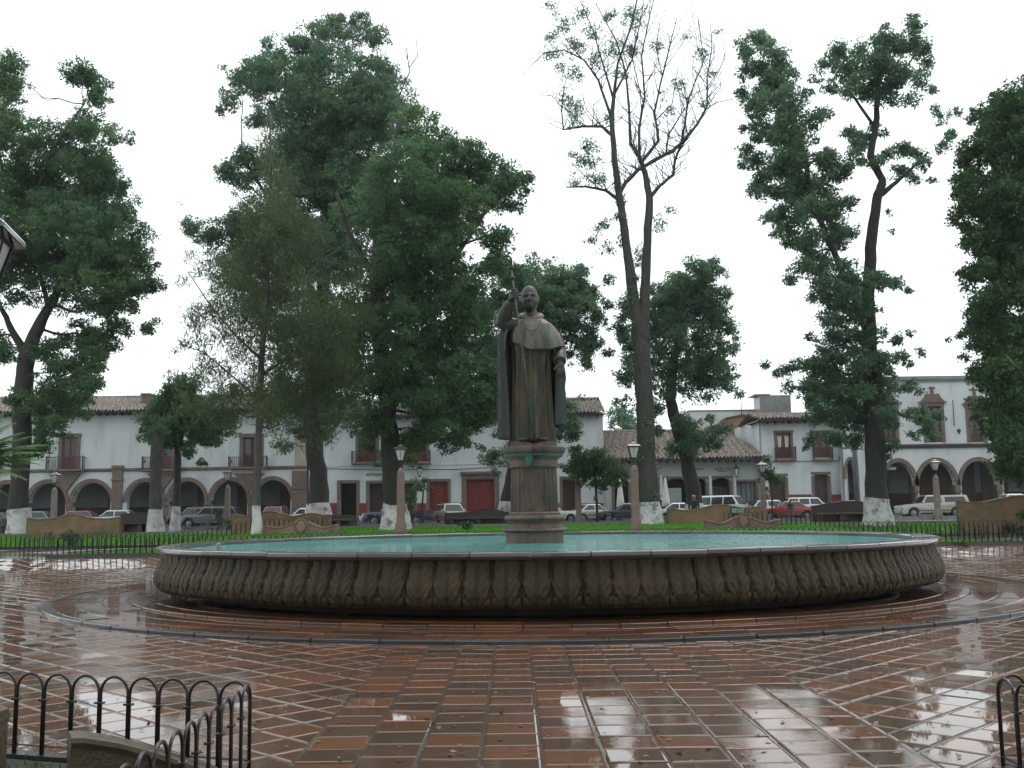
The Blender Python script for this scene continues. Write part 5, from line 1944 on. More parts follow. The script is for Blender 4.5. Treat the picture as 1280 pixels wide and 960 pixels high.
def lawn(name, xs, yf, yb, ny=8, dens=60, seed=0, h=.10):
    """lawn between a front and a back line; a ground sheet and its blades"""
    ys = lin(0, 1, ny)
    vs, fs = [], []
    for v in ys:
        for x in xs:
            y = yf(x) + (yb(x) - yf(x)) * v
            vs.append((x, y, zg(x, y) + .03))
    nx = len(xs)
    for j in range(ny - 1):
        for i in range(nx - 1):
            a = j * nx + i
            fs.append((a, a + 1, a + nx + 1, a + nx))
    o = tag(MB().add(vs, fs).build(name, LAWN, smooth=True, fix=False), kind='structure')
    A_ = (xs[-1] - xs[0]) * sum(yb(x) - yf(x) for x in xs) / len(xs)
    n = int(A_ * dens)
    r = np.random.default_rng(seed)
    X = r.uniform(xs[0], xs[-1], n)
    V = r.random(n)
    out = np.zeros((n, 3, 3))
    for i in range(n):
        y = yf(X[i]) + (yb(X[i]) - yf(X[i])) * V[i]
        z = zg(X[i], y) + .03
        a = r.uniform(0, 6.28)
        w_ = .03
        hh = h * r.uniform(.5, 1.3)
        out[i] = [(X[i] - w_ * math.cos(a), y - w_ * math.sin(a), z), (X[i] + w_ * math.cos(a), y + w_ * math.sin(a), z), (X[i] + r.normal() * .04, y + r.normal() * .04, z + hh)]
    g = np_mesh('grass', out.reshape(-1, 3), 3, GRASS)
    tag(g, kind='stuff')
    return o


lawn('lawn', lin(-15.6, 17.6, 40), lambda x: 36.55, lambda x: 36.9 + 9.0 * ss(0, 5.5, min(x + 15.8, 17.8 - x)) * (1 if abs(x) < 12 else .9), 9, 95, 1)
lawn('lawn', lin(-34, -8.5, 26), lambda x: 45.2 + .6 * ss(-34, -8, x), lambda x: 51.0, 7, 90, 2)
lawn('lawn', lin(9.5, 34, 26), lambda x: 45.2, lambda x: 51.0, 7, 90, 3)
lawn('lawn', lin(-8.4, 9.4, 24), lambda x: 46.5, lambda x: 50.6, 5, 80, 4)
# edging kerbs
for nm, x0, x1, y in (('lawn_kerb', -16.2, 18.2, 36.42), ('lawn_kerb', -34, -8, 45.1), ('lawn_kerb', 9, 34, 45.05)):
    m_ = MB()
    xs_ = lin(x0, x1, 40)
    m_.strip([(x, zg(x, y) + .09) for x in xs_], [(x, zg(x, y) - .2) for x in xs_], y - .09, y + .09)
    tag(m_.build(nm, KERBST), kind='structure')
m_ = MB()
xs_ = lin(-40, 40, 60)
m_.strip([(x, zg(x, 51.2) + .16) for x in xs_], [(x, zg(x, 51.2) - .2) for x in xs_], 51.05, 51.5)
tag(m_.build('walkway_kerb', CONC), kind='structure')

# ------------------------------------------------------------------ hoop fences


def hoop_mesh(s, H, r, n, seg, collar=True, name='hoop'):
    mb = MB()
    R = s / 2 - r
    pts = [(-R, 0, -.12), (-R, 0, H - R)] + [(-R * math.cos(math.pi * i / seg), 0, H - R + R * math.sin(math.pi * i / seg)) for i in range(1, seg)] + [(R, 0, H - R), (R, 0, -.12)]
    mb.tube(pts, r, n)
    return mb.mesh(name, IRONF if n > 5 else IRON, smooth=True)


def hoop_fence(name, label, path, s, H, r, n, seg, clamp=True, group='low hoop fences', zf=zg, gap=()):
    o = thing(name, label, 'fence', (path[0][0], path[0][1], zf(*path[0])), 0, group)
    me = hoop_mesh(s, H, r, n, seg)
    cl = None
    if clamp:
        c = MB()
        c.box(-s * .13, s * .13, -r * 2.0, r * 2.0, -.007, .007)
        cl = c.mesh('clamp', IRONF, bevel=.002)
    cnt = 0
    for (xa, ya), (xb, yb) in zip(path, path[1:]):
        L = math.hypot(xb - xa, yb - ya)
        k = max(1, round(L / s))
        ang = math.atan2(yb - ya, xb - xa)
        for i in range(k):
            t = (i + .5) / k
            x, y = xa + (xb - xa) * t, ya + (yb - ya) * t
            if cnt < 300:
                inst('hoop', me, o, (x - path[0][0], y - path[0][1], zf(x, y) - zf(*path[0])), ang)
            cnt += 1
            if cl and i:
                t = i / k
                x, y = xa + (xb - xa) * t, ya + (yb - ya) * t
                inst('clamp', cl, o, (x - path[0][0], y - path[0][1], zf(x, y) - zf(*path[0]) + H * .70), ang)
    # bottom rail
    b = MB()
    for (xa, ya), (xb, yb) in zip(path, path[1:]):
        k = max(1, int(math.hypot(xb - xa, yb - ya) / 1.0))
        b.tube([(xa + (xb - xa) * i / k - path[0][0], ya + (yb - ya) * i / k - path[0][1], zf(xa + (xb - xa) * i / k, ya + (yb - ya) * i / k) - zf(*path[0]) + .10) for i in range(k + 1)], r * .7, 4)
    b.build('bottom_rail', IRONF, o)
    return o


c1, c2 = FENCE_C
hoop_fence('hoop_fence', 'black iron hoop fence round the near bed with a curved stone seat inside', [(c1[0] - 5.2, c1[1] + 1.72), c1, (c1[0] + .02, 2.6)], .232, .57, .0098, 8, 12)
hoop_fence('hoop_fence', 'black iron hoop fence corner cut by the right edge of the picture', [(c2[0] + 3.4, c2[1] + 1.12), c2, (c2[0] + .03, 2.6)], .232, .57, .0098, 8, 12)
hoop_fence('hoop_fence', 'long black hoop fence along the lawn just behind the fountain', [(-17.3, 36.75), (-16.0, 36.35), (18.0, 36.35), (19.4, 36.8)], .205, .70, .011, 4, 5, clamp=False)
hoop_fence('hoop_fence', 'black hoop fence of the lawn before the left curved wall', [(-34, 44.9), (-8, 44.9)], .205, .66, .011, 4, 5, clamp=False)
hoop_fence('hoop_fence', 'black hoop fence of the lawn before the right curved wall', [(9, 44.9), (34, 44.9)], .205, .66, .011, 4, 5, clamp=False)

# near beds
for nm, c, s_ in (('left', c1, -1), ('right', c2, 1)):
    L = 5.5
    far_ = [(c[0] + s_ * .10, c[1] - .12), (c[0] + s_ * L, c[1] + L * .34 - .12)]
    vs = [(c[0] + s_ * .10, 2.0, .035), (c[0] + s_ * L, 2.0, .035), (far_[1][0], far_[1][1], .035), (far_[0][0], far_[0][1], .035)]
    tag(MB().add(vs, [(0, 1, 2, 3)]).build('planting_bed', SOIL), kind='structure')
    k_ = MB()
    k_.box(-.06, .06, 2.0 - c[1], .0, -.04, .045)
    tag(k_.build('bed_kerb', KERBST, loc=(c[0] + s_ * .0, c[1], 0)), kind='structure')
    k_ = MB().box(.06, L, -.06, .06, -.04, .045)
    tag(k_.build('bed_kerb', KERBST, loc=(c[0], c[1], 0), rz=math.atan2(.34, s_)), kind='structure')
    pts = []
    r = np.random.default_rng(3 if s_ < 0 else 4)
    for _ in range(2600):
        x = c[0] + s_ * r.uniform(.15, 3.2)
        y = r.uniform(4.2, c[1] + abs(x - c[0]) * .34 - .2)
        a = r.uniform(0, 6.28)
        h = r.uniform(.02, .09)
        w_ = .006
        pts += [(x - w_ * math.cos(a), y - w_ * math.sin(a), .03), (x + w_ * math.cos(a), y + w_ * math.sin(a), .03), (x + r.normal() * .03, y + r.normal() * .03, .03 + h)]
    tag(np_mesh('bed_grass', np.array(pts), 3, LD), kind='stuff')

# ------------------------------------------------------------------ curved stone seats and walls


def wave_wall(name, label, px0, px1, Y, tops, t=.28, m=OCHRE, cat='wall', group=None, cope=.06, zb=None, shield=False, seat=False, ground=None):
    """tops: (fraction, py) of the top edge"""
    x0, x1 = gx(px0, Y), gx(px1, Y)
    cx = (x0 + x1) / 2
    g = zg(cx, Y) if ground is None else ground
    o = thing(name, label, cat, (cx, Y, g), 0, group)
    n = 41
    fr = [a for a, b in tops]
    zz = [P(px0 + (px1 - px0) * a, b, Y).z - g for a, b in tops]

    def cos_i(q):
        for i in range(len(fr) - 1):
            if fr[i] <= q <= fr[i + 1]:
                t_ = (q - fr[i]) / (fr[i + 1] - fr[i])
                t_ = (1 - math.cos(math.pi * t_)) / 2
                return zz[i] + (zz[i + 1] - zz[i]) * t_
        return zz[-1]
    pts = [(x0 - cx + (x1 - x0) * i / (n - 1), cos_i(i / (n - 1))) for i in range(n)]
    low = [(x, -.3) for x, z in pts]
    mid = [(x, z - cope) for x, z in pts]
    MB().strip(mid, low, -t / 2, t / 2).build('wall_body' if cat == 'wall' else 'backrest', m, o, smooth=40)
    k = MB()
    cp = []
    for x, z in pts: cp.append((x, z))
    k.strip(cp, [(x, z - cope + .003) for x, z in pts], -t / 2 - .03, t / 2 + .03)
    k.build('coping', m, o, smooth=40, bevel=.012)
    if seat:
        MB().box(x0 - cx + .1, x1 - cx - .1, -t / 2 - .45, -t / 2 - .002, .38, .48).build('seat', m, o, bevel=.02)
        for q in (.1, .5, .9):
            xx = x0 - cx + (x1 - x0) * q
            MB().box(xx - .12, xx + .12, -t / 2 - .40, -t / 2 - .003, -.2, .378).build('seat_foot', m, o)
    if shield:
        zc = zz[len(zz) // 2] * .55
        pr_ = [(.0, -.26), (.16, -.10), (.19, .05), (.12, .19), (0, .26), (-.12, .19), (-.19, .05), (-.16, -.10)]
        MB().prism([(x, zc + z) for x, z in pr_], -t / 2 - .09, -t / 2 - .001).build('carved_shield', m, o, bevel=.03)
        ring = [(.28 * math.cos(2 * math.pi * i / 20), -t / 2 - .02, zc + .34 * math.sin(2 * math.pi * i / 20)) for i in range(21)]
        MB().tube(ring, .03, 6, cap=False).build('carved_wreath', m, o, smooth=True)
        MB().tube([(0, -t / 2 - .02, zc + .3), (0, -t / 2 - .02, zz[len(zz) // 2] - .08)], .03, 6).build('carved_stem', m, o)
    return o


wave_wall('curved_wall', 'ochre mossy wall with a wavy top beside the whitewashed trunk on the left lawn', 35, 151, 50, [(0, 647), (.13, 648.8), (.24, 648), (.5, 642.3), (.74, 647.5), (.85, 648), (1, 646)], group='wavy garden walls')
wave_wall('curved_wall', 'pale tan wavy wall behind the stone seat with a carved shield, left of the lamp column', 291, 414, 47, [(0, 643), (.15, 644.5), (.38, 638.5), (.62, 644.5), (.8, 641), (1, 645)], group='wavy garden walls')
STONEB = mat('tan seat stone', (.24, .165, .105), (.16, .115, .08), 2.4, .7, bump=.4, c3=(.07, .06, .045), s3=1.3)
wave_wall('stone_bench', 'tan stone seat back with carved shield before the left wavy wall', 331, 424, 42.5, [(0, 657), (.2, 658.5), (.45, 651.5), (.55, 651.5), (.8, 658.5), (1, 655)], m=STONEB, cat='bench', shield=True, group='stone seats with carved shields', cope=.08)
wave_wall('curved_wall', 'ochre wavy wall with a green sign below the white van', 834, 955, 50, [(0, 635), (.2, 637.5), (.55, 630.3), (.8, 634), (1, 632.5)], group='wavy garden walls')
PINKB = mat('pinkish seat stone', (.20, .11, .085), (.13, .08, .065), 2.4, .7, bump=.4, c3=(.06, .05, .045), s3=1.3)
wave_wall('stone_bench', 'pinkish stone seat back with carved shield below the green sign', 881, 975, 42.5, [(0, 650), (.2, 653), (.45, 645.5), (.55, 645.5), (.8, 652), (1, 648.5)], m=PINKB, cat='bench', shield=True, group='stone seats with carved shields', cope=.08)
wave_wall('curved_wall', 'orange stained wavy wall at the right edge under the dark tree', 1197, 1330, 46, [(0, 626), (.16, 627.5), (.6, 619), (.85, 624), (1, 626)], group='wavy garden walls')
for px0, px1, Y, tp, lb in ((152, 207, 57, [(0, 642), (.5, 641), (1, 645)], 'dark stone bench between the left wavy wall and the small leaning tree'), (404, 446, 56, [(0, 643), (.5, 644), (1, 645)], 'dark stone bench right of the carved shield seat'),
                            (556, 640, 55, [(0, 641), (.3, 640), (.65, 635.5), (1, 640)], 'dark stone bench left of the statue pedestal'), (1015, 1083, 56, [(0, 632), (.35, 628.5), (.6, 626), (.85, 626), (1, 629)], 'dark stone bench with hump back left of the right whitewashed trunk'),
                            (3, 14, 55, [(0, 648), (1, 648)], 'dark end of a stone bench at the left edge')):
    wave_wall('stone_bench', lb, px0, px1, Y, tp, m=DARKBENCH, cat='bench', group='dark stone benches', seat=True)

# sign on the wall
sg = thing('park_sign', 'small dark green sign with white lettering on the ochre wall below the van', 'sign', (gx(923, 49.8), 49.8, P(923, 638, 49.8).z))
GREEN = mat('sign green', (.008, .07, .05), (.007, .055, .04), 3, .5)
SW = mat('sign white', (.7, .72, .7), (.6, .62, .6), 5, .6)
w_ = 18.5 * 49.8 / F_PX / 2
MB().box(-w_, w_, -.03, .0, -.13, .13).build('sign_plate', GREEN, sg)
tx = MB()
for z_, seq in ((.035, (.0, .10, .2, .30, .45, .56, .66)), (-.075, (.0, .08, .19, .34, .44, .54, .64))):
    for q in seq:
        x = -w_ * .82 + q * w_ * 2.2
        tx.box(x, x + .018, -.036, -.031, z_ - .03, z_ + .045).box(x + .02, x + .05, -.036, -.031, z_ + .028, z_ + .045).box(x + .02, x + .045, -.036, -.031, z_ - .03, z_ - .012)
tx.build('sign_lettering', SW, sg)
MB().box(-w_ * .8, -w_ * .7, .001, .04, -.6, .13).box(w_ * .7, w_ * .8, .001, .04, -.6, .13).build('sign_post', IRON, sg)

# foreground seat back inside the left bed, and the end of another at the picture edge


def seat_slab(label, P0, P1, zs, t=.13):
    a, b = Vector((*P0, 0)), Vector((*P1, 0))
    o = thing('stone_bench', label, 'bench', (a.x, a.y, .03), math.atan2(b.y - a.y, b.x - a.x), 'stone seats inside the near bed')
    L = (b - a).length
    n = 25
    pts = []
    for i in range(n):
        q = i / (n - 1)
        pts.append((q * L, float(np.interp(q, [s for s, z in zs], [z for s, z in zs])) - .03))
    MB().strip([(x, z - .05) for x, z in pts], [(x, -.08) for x, z in pts], 0, t).build('backrest', OLIVE, o, smooth=40)
    r = []
    prof = [(-.035, -.055), (-.05, -.025), (-.04, .0), (0, .012), (t, .012), (t + .02, -.02), (t + .01, -.055)]
    m_ = MB()
    for x, z in pts:
        for y, dz in prof: m_.v.append((x, y, z + dz))
    k = len(prof)
    for i in range(n - 1):
        for j in range(k):
            j2 = (j + 1) % k
            m_.f.append((i * k + j, i * k + j2, (i + 1) * k + j2, (i + 1) * k + j))
    m_.f.append(tuple(range(k)))
    m_.f.append(tuple((n - 1) * k + j for j in range(k)))
    m_.build('coping', OLIVE, o, smooth=40)
    return o


OLIVE = mat('brown olive stone', (.085, .055, .028), (.05, .036, .02), 3.5, .45, bump=.35, bscale=30, c3=(.05, .05, .028), s3=2.2, rough2=.3)
seat_slab('curved brown stone seat back inside the near hoop fence, sloping down to the right', (-2.50, 6.02), (-1.76, 6.42), [(0, .39), (.08, .385), (.3, .335), (.55, .255), (.8, .16), (1, .09)])
seat_slab('rounded end of a brown stone seat cut by the left picture edge', (-3.9, 5.9), (-2.83, 5.82), [(0, .62), (.5, .62), (.9, .60), (1, .55)])

# ------------------------------------------------------------------ lamp posts
LAMPST = mat('pink lamp stone', (.215, .145, .11), (.15, .105, .085), 2.6, .75, bump=.35, bscale=14, c3=(.10, .08, .065), s3=1.5)
LAMPG = mat('grey lamp stone', (.24, .205, .175), (.16, .135, .115), 2.6, .75, bump=.35, bscale=14, c3=(.08, .07, .06), s3=1.5)


def lamp_post(label, x, y, stone, z=None, rz=0.0):
    o = thing('lamp_post', label, 'street lamp', (x, y, zg(x, y) if z is None else z), rz, 'lantern posts on stone columns')
    MB().box(-.2, .2, -.2, .2, -.15, .5).build('plinth', stone, o, bevel=.03, seg=2)
    c = MB()
    k = [(.155, .502), (.15, .6), (.14, 1.6), (.128, 2.45)]
    for r, z_ in k: c.v += [(-r, -r, z_), (r, -r, z_), (r, r, z_), (-r, r, z_)]
    for i in range(len(k) - 1):
        for j in range(4): c.f.append((i * 4 + j, i * 4 + (j + 1) % 4, (i + 1) * 4 + (j + 1) % 4, (i + 1) * 4 + j))
    c.f += [(3, 2, 1, 0), (12, 13, 14, 15)]
    c.build('column', stone, o, bevel=.02)
    MB().lathe([(.001, 2.45), (.12, 2.452), (.10, 2.52), (.05, 2.58), (.001, 2.6)], 8).build('column_cap', stone, o)
    MB().tube([(0, 0, 2.55), (0, 0, 2.83)], .028, 8).lathe([(.001, 2.80), (.085, 2.82), (.10, 2.86), (.001, 2.86)], 8).build('stem', IRON, o)
    f = MB()
    zb, zt = 2.86, 3.29
    rb, rt = .10, .20
    for s1, s2 in ((-1, -1), (1, -1), (1, 1), (-1, 1)):
        f.tube([(s1 * rb, s2 * rb, zb), (s1 * rt, s2 * rt, zt)], .016, 4)
    for (a, b) in (((-1, -1), (1, -1)), ((1, -1), (1, 1)), ((1, 1), (-1, 1)), ((-1, 1), (-1, -1))):
        f.tube([(a[0] * rb, a[1] * rb, zb), (b[0] * rb, b[1] * rb, zb)], .016, 4)
        f.tube([(a[0] * rt, a[1] * rt, zt), (b[0] * rt, b[1] * rt, zt)], .02, 4)
        mx_ = ((a[0] + b[0]) / 2, (a[1] + b[1]) / 2)
        f.tube([(mx_[0] * rb, mx_[1] * rb, zb), (mx_[0] * rt, mx_[1] * rt, zt)], .009, 4)
    hd_ = f.build('lantern_frame', IRON, o)
    for k in range(4):
        t = k * math.pi / 2
        m_ = MB().add([(-rb + .012, -rb + .004, zb + .01), (rb - .012, -rb + .004, zb + .01), (rt - .014, -rt + .004, zt - .005), (-rt + .014, -rt + .004, zt - .005)], [(0, 1, 2, 3)])
        m_.build('pane', PANE, hd_, rz=t)
    r = MB()
    kk = [(.265, 3.285), (.265, 3.325), (.20, 3.375), (.11, 3.42), (.10, 3.45), (.05, 3.49)]
    for q, z_ in kk: r.v += [(-q, -q, z_), (q, -q, z_), (q, q, z_), (-q, q, z_)]
    for i in range(len(kk) - 1):
        for j in range(4): r.f.append((i * 4 + j, i * 4 + (j + 1) % 4, (i + 1) * 4 + (j + 1) % 4, (i + 1) * 4 + j))
    r.f += [(3, 2, 1, 0), (20, 21, 22, 23)]
    r.build('lantern_roof', ROOFM, o, bevel=.006)
    MB().lathe([(.001, 3.488), (.03, 3.49), (.018, 3.52), (.028, 3.545), (.001, 3.58)], 8).build('finial', IRON, o, smooth=40)
    return o


ROOFM = mat('wet black lamp roof', (.03, .032, .036), (.045, .046, .05), 6, .12, metal=.3, coat=.8)
L0 = lamp_post('lamp on a pinkish square column right before the left whitewashed ash trunk', gx(501, 40, 620), 40, LAMPST)


def lamp_copy(label, px, Y, stone=None, z=None, rz=0.0):
    x = gx(px, Y, 620)
    o = dup(L0, (x, Y, zg(x, Y) if z is None else z), rz, label)
    if stone:
        for ch in o.children:
            if ch.name.split('.')[0] in ('plinth', 'column', 'column_cap'):
                ch.data = ch.data.copy()
                ch.data.materials[0] = stone
    return o


lamp_copy('lamp on a pinkish column touching the half-bare tree trunk', 793.5, 40.5)
lamp_copy('lamp on a worn grey column beside the grey estate car', 284.5, 62, LAMPG)
lamp_copy('lamp on a grey column behind the leftmost wavy wall', 68, 62, LAMPG)
lamp_copy('lamp whose lantern hides in the young tree by the pedestal', 723, 58, LAMPG)
lamp_copy('lamp at the right corner of the tile-roofed shop', 954, 61.5, LAMPG)
lamp_copy('lamp on a grey column in front of the beige pickup', 1171, 61.5, LAMPG)
x_ = P(-41, 300, 6.06).x
lamp_copy('near lamp lantern cut by the left picture edge', 0, 6.06, None, z=0)
for o in C.objects:
    if o.get('label') == 'near lamp lantern cut by the left picture edge':
        o.location.x = x_
        o.rotation_euler.z = rad(12)

# grey pole beside the right trunk
pl = thing('pole', 'slim grey pole in front of the narrow end arch', 'pole', (gx(1073, 60), 60, zg(gx(1073, 60), 60)))
MB().tube([(0, 0, -.2), (.0, 0, 3.2), (-.05, 0, 5.4)], [.17, .15, .13], 12).build('shaft', mat('weathered grey pole', (.16, .165, .18), (.11, .115, .125), 2, .8, stretch=(4, 4, .5)), pl, smooth=True)
MB().tube([(0, 0, -.2), (0, 0, .12)], [.22, .2], 12).build('foot_collar', CONC, pl)

# bins
bn = thing('litter_bin', 'dark litter bin on a post before the grey estate car', 'bin', (gx(273, 61), 61, zg(gx(273, 61), 61)))
MB().tube([(0, 0, -.1), (0, 0, .55)], .04, 8).build('post', IRON, bn)
MB().box(-.17, .17, -.15, .15, .45, 1.0).build('bin_body', mat('bin blue black', (.012, .016, .028), (.01, .012, .02), 4, .4), bn, bevel=.03)
MB().box(-.19, .19, -.17, .17, 1.002, 1.05).build('bin_lid', IRON, bn, bevel=.01)

# ------------------------------------------------------------------ parasols
CLOTH = mat('folded white canvas', (.62, .64, .60), (.50, .52, .49), 2, .9, stretch=(3, 3, .5))


def parasol(label, px, Y, z):
    x = gx(px, Y)
    o = thing('parasol', label, 'parasol', (x, Y, z), 0, 'folded parasols outside the shop')
    MB().tube([(0, 0, 0), (0, 0, 2.9)], .03, 8).build('pole', IRON, o)
    MB().lathe([(.001, 0), (.3, .01), (.3, .09), (.05, .12), (.001, .12)], 16).build('base', CONC, o)
    m_ = MB().lathe([(.001, 2.98), (.035, 2.96), (.09, 2.7), (.17, 2.0), (.23, 1.4), (.27, .95), (.24, .93), (.03, 1.0)], 48, fn=lambda t, z: 1 + .13 * math.cos(8 * t + .4 * z))
    m_.build('folded_canopy', CLOTH, o, smooth=True)
    MB().lathe([(.222, 1.5), (.235, 1.52), (.222, 1.56)], 24).build('tie_strap', CLOTH, o)
    return o


parasol('folded white parasol left of the half-bare tree trunk', 776, 74.5, 1.0)
parasol('folded white parasol between the two big trunks', 833, 74.5, 1.0)

# ------------------------------------------------------------------ cars


def paint(name, c):
    return mat('car paint ' + name, c, tuple(v * .93 for v in c), 1.5, .3, coat=1.0)


# profile: hood line, glass house and length for every kind
KINDS = {
    'sedan': dict(L=4.45, W=1.72, H=1.42, belt=.92, hood=.86, fw=1.02, wind=1.45, roof0=1.95, roof1=3.05, rear=3.75, tail=.95, wh=(.82, 3.55), r=.30, pillars=(2.48,)),
    'hatch': dict(L=3.95, W=1.68, H=1.45, belt=.92, hood=.90, fw=.95, wind=1.20, roof0=1.72, roof1=3.35, rear=3.86, tail=.98, wh=(.75, 3.2), r=.29, pillars=(2.4,)),
    'wagon': dict(L=4.6, W=1.75, H=1.60, belt=1.0, hood=.98, fw=1.05, wind=1.35, roof0=1.85, roof1=4.1, rear=4.5, tail=1.02, wh=(.85, 3.6), r=.34, pillars=(2.55, 3.4)),
    'pickup': dict(L=5.2, W=1.80, H=1.72, belt=1.08, hood=1.04, fw=1.08, wind=1.45, roof0=1.95, roof1=2.75, rear=2.98, tail=1.06, wh=(.88, 4.05), r=.37, pillars=()),
    'van': dict(L=4.7, W=1.75, H=1.95, belt=1.15, hood=1.1, fw=.95, wind=.35, roof0=.95, roof1=4.45, rear=4.66, tail=1.1, wh=(.75, 3.6), r=.32, pillars=(1.75, 2.8, 3.6)),
}


def car(kind, label, px, paintm, face=1, Y=69.5, rz=0.0, cap=False, seed=0, bumper=None, z=None):
    """face=+1: nose to the left of the picture. local x runs nose -> tail"""
    K_ = KINDS[kind]
    Y = min(Y + 3.0, 74.0)
    x = gx(px, Y)
    zz = zg(x, Y) if z is None else z - .1
    o = thing('pickup_truck' if kind == 'pickup' else 'van' if kind == 'van' else 'car', label, 'pickup' if kind == 'pickup' else 'van' if kind == 'van' else 'car', (x, Y, zz), rz + (0 if face > 0 else math.pi), 'cars parked along the street')
    L, Wd, H, belt, r = K_['L'], K_['W'], K_['H'], K_['belt'], K_['r']
    ox = -L / 2
    o.scale = (.90, .88, .88)
    gc = .24
    # lower body side outline, nose at x=0
    bot = [(L - .08, gc + .1)]
    for wx in reversed(K_['wh']):
        for i in range(9):
            t = math.pi * i / 8
            bot.append((wx + (r + .07) * math.cos(t), max(gc, r + (r + .07) * math.sin(t) * 1.0 - 0.0)))
    bot += [(.10, gc)]
    nose = [(.02, gc + .12), (0, .52), (.05, K_['fw'] * .0 + .70), (.16, K_['hood'] - .10)]
    top = [(.45, K_['hood'] - .03), (K_['wind'] - .1, K_['hood'] + .04), (K_['wind'], belt), (K_['rear'], belt + .01)]
    if kind == 'sedan': top += [(K_['rear'] + .05, K_['tail']), (L - .12, K_['tail'] - .04)]
    elif kind == 'pickup': top += [(K_['rear'] + .03, K_['tail']), (L - .03, K_['tail'])]
    else: top += [(L - .04, belt - .03)]
    tail = [(L, .62), (L - .02, gc + .2)]
    poly = [(ox + a, b) for a, b in bot + nose + top + tail]
    b = MB().prism(poly, -Wd / 2, Wd / 2)
    body = b.build('body', paintm, o, bevel=.055, seg=2, smooth=35)
    # glass house
    yb, yt = Wd / 2 - .045, Wd / 2 - .24
    lowp = [(K_['wind'] + .02, belt - .03), (K_['rear'] - .01, belt - .03)]
    hi = [(K_['roof0'], H - .06), (K_['roof1'], H - .06)]
    m_ = MB()
    r0, r1, w0, w1 = K_['roof0'], K_['roof1'], K_['wind'] + .02, K_['rear'] - .01
    vs = [(w0, -yb, belt - .03), (w1, -yb, belt - .03), (w1, yb, belt - .03), (w0, yb, belt - .03), (r0, -yt, H - .05), (r1, -yt, H - .05), (r1, yt, H - .05), (r0, yt, H - .05),
          (r0 + .15, -yt + .1, H), (r1 - .12, -yt + .1, H), (r1 - .12, yt - .1, H), (r0 + .15, yt - .1, H)]
    vs = [(ox + a, b_, c_) for a, b_, c_ in vs]
    m_.add(vs, [(0, 1, 5, 4), (2, 3, 7, 6), (3, 0, 4, 7), (1, 2, 6, 5), (4, 5, 9, 8), (6, 7, 11, 10), (5, 6, 10, 9), (7, 4, 8, 11), (8, 9, 10, 11), (3, 2, 1, 0)])
    m_.build('cabin', paintm, o, bevel=.03, seg=2, smooth=35)

    def side_pt(a, q, s_):
        """point on the cabin side: a along, q 0 belt .. 1 roof"""
        return (ox + a, s_ * (yb + (yt - yb) * q + .006), belt - .03 + (H - .05 - belt + .03) * q)

    def xline(q): return w0 + (r0 - w0) * q, w1 + (r1 - w1) * q
    q0, q1 = .12, .90
    edges = [None] + list(K_['pillars']) + [None]
    for s_ in (-1, 1):
        for i in range(len(edges) - 1):
            la, lb = xline(q0)
            ha, hb = xline(q1)
            A0 = la + .13 if edges[i] is None else edges[i] + .04
            A1 = ha + .10 if edges[i] is None else edges[i] + .04
            B0 = lb - .13 if edges[i + 1] is None else edges[i + 1] - .04
            B1 = hb - .10 if edges[i + 1] is None else edges[i + 1] - .04
            if kind == 'van' and i == len(edges) - 2: continue
            MB().quad(side_pt(A0, q0, s_), side_pt(B0, q0, s_), side_pt(B1, q1, s_), side_pt(A1, q1, s_)).build('side_window', CARGLASS, o)
    for (wa, ra, sgn, nm) in ((w0, r0, -1, 'windscreen'), (w1, r1, 1, 'rear_window')):
        pts = []
        for q, s_ in ((.10, -1), (.10, 1), (.92, 1), (.92, -1)):
            yy = (yb + (yt - yb) * q - .09) * s_
            pts.append((ox + wa + (ra - wa) * q + sgn * .008, yy, belt - .03 + (H - .05 - belt + .03) * q + .006))
        MB().quad(*pts).build(nm, CARGLASS, o)
    # wheels
    for wx in K_['wh']:
        for s_ in (-1, 1):
            t_ = MB().lathe([(r * .62, -.09), (r * .93, -.10), (r, -.07), (r, .07), (r * .93, .10), (r * .62, .09)], 20)
            wo = t_.build('wheel', RUBBER, o, smooth=40, loc=(ox + wx, s_ * (Wd / 2 - .11), r))
            wo.rotation_euler = (math.pi / 2, 0, 0)
            rim = MB().lathe([(r * .64, .075 * -s_), (r * .55, .05 * -s_), (r * .2, .07 * -s_), (.001, .085 * -s_)], 10)
            rim.build('rim', RIM, wo, smooth=40)
    bm_ = bumper or BUMPER
    MB().box(ox - .05, ox + .22, -Wd / 2 + .04, Wd / 2 - .04, .34, .54).build('front_bumper', bm_, o, bevel=.04, seg=2)
    MB().box(ox + L - .2, ox + L + .05, -Wd / 2 + .04, Wd / 2 - .04, .36, .56).build('rear_bumper', bm_, o, bevel=.04, seg=2)
    for s_ in (-1, 1):
        y_ = s_ * (Wd / 2 - .22)
        MB().box(ox - .012, ox + .16, y_ - .17, y_ + .195, K_['hood'] - .30, K_['hood'] - .14).build('headlight', LIGHTC, o, bevel=.02)
        MB().box(ox + L - .12, ox + L + .012, y_ - .10, y_ + .20, belt - .28, belt - .06).build('tail_light', LIGHTR, o, bevel=.02)
        MB().box(ox + K_['wind'] + .12, ox + K_['wind'] + .28, s_ * (Wd / 2 - .02) - .08, s_ * (Wd / 2 - .02) + .12, belt + .02, belt + .15).build('mirror', paintm, o, bevel=.02)
        for i, e in enumerate([p for p in K_['pillars']] or [2.2]):
            MB().box(ox + e - .3, ox + e - .16, s_ * (Wd / 2 + .004) - .012, s_ * (Wd / 2 + .004) + .012, belt - .16, belt - .13).build('door_handle', BUMPER, o)
            MB().box(ox + e - .008, ox + e + .008, s_ * (Wd / 2 + .0015) - .003, s_ * (Wd / 2 + .0015) + .003, .34, belt - .06).build('door_gap', RUBBER, o)
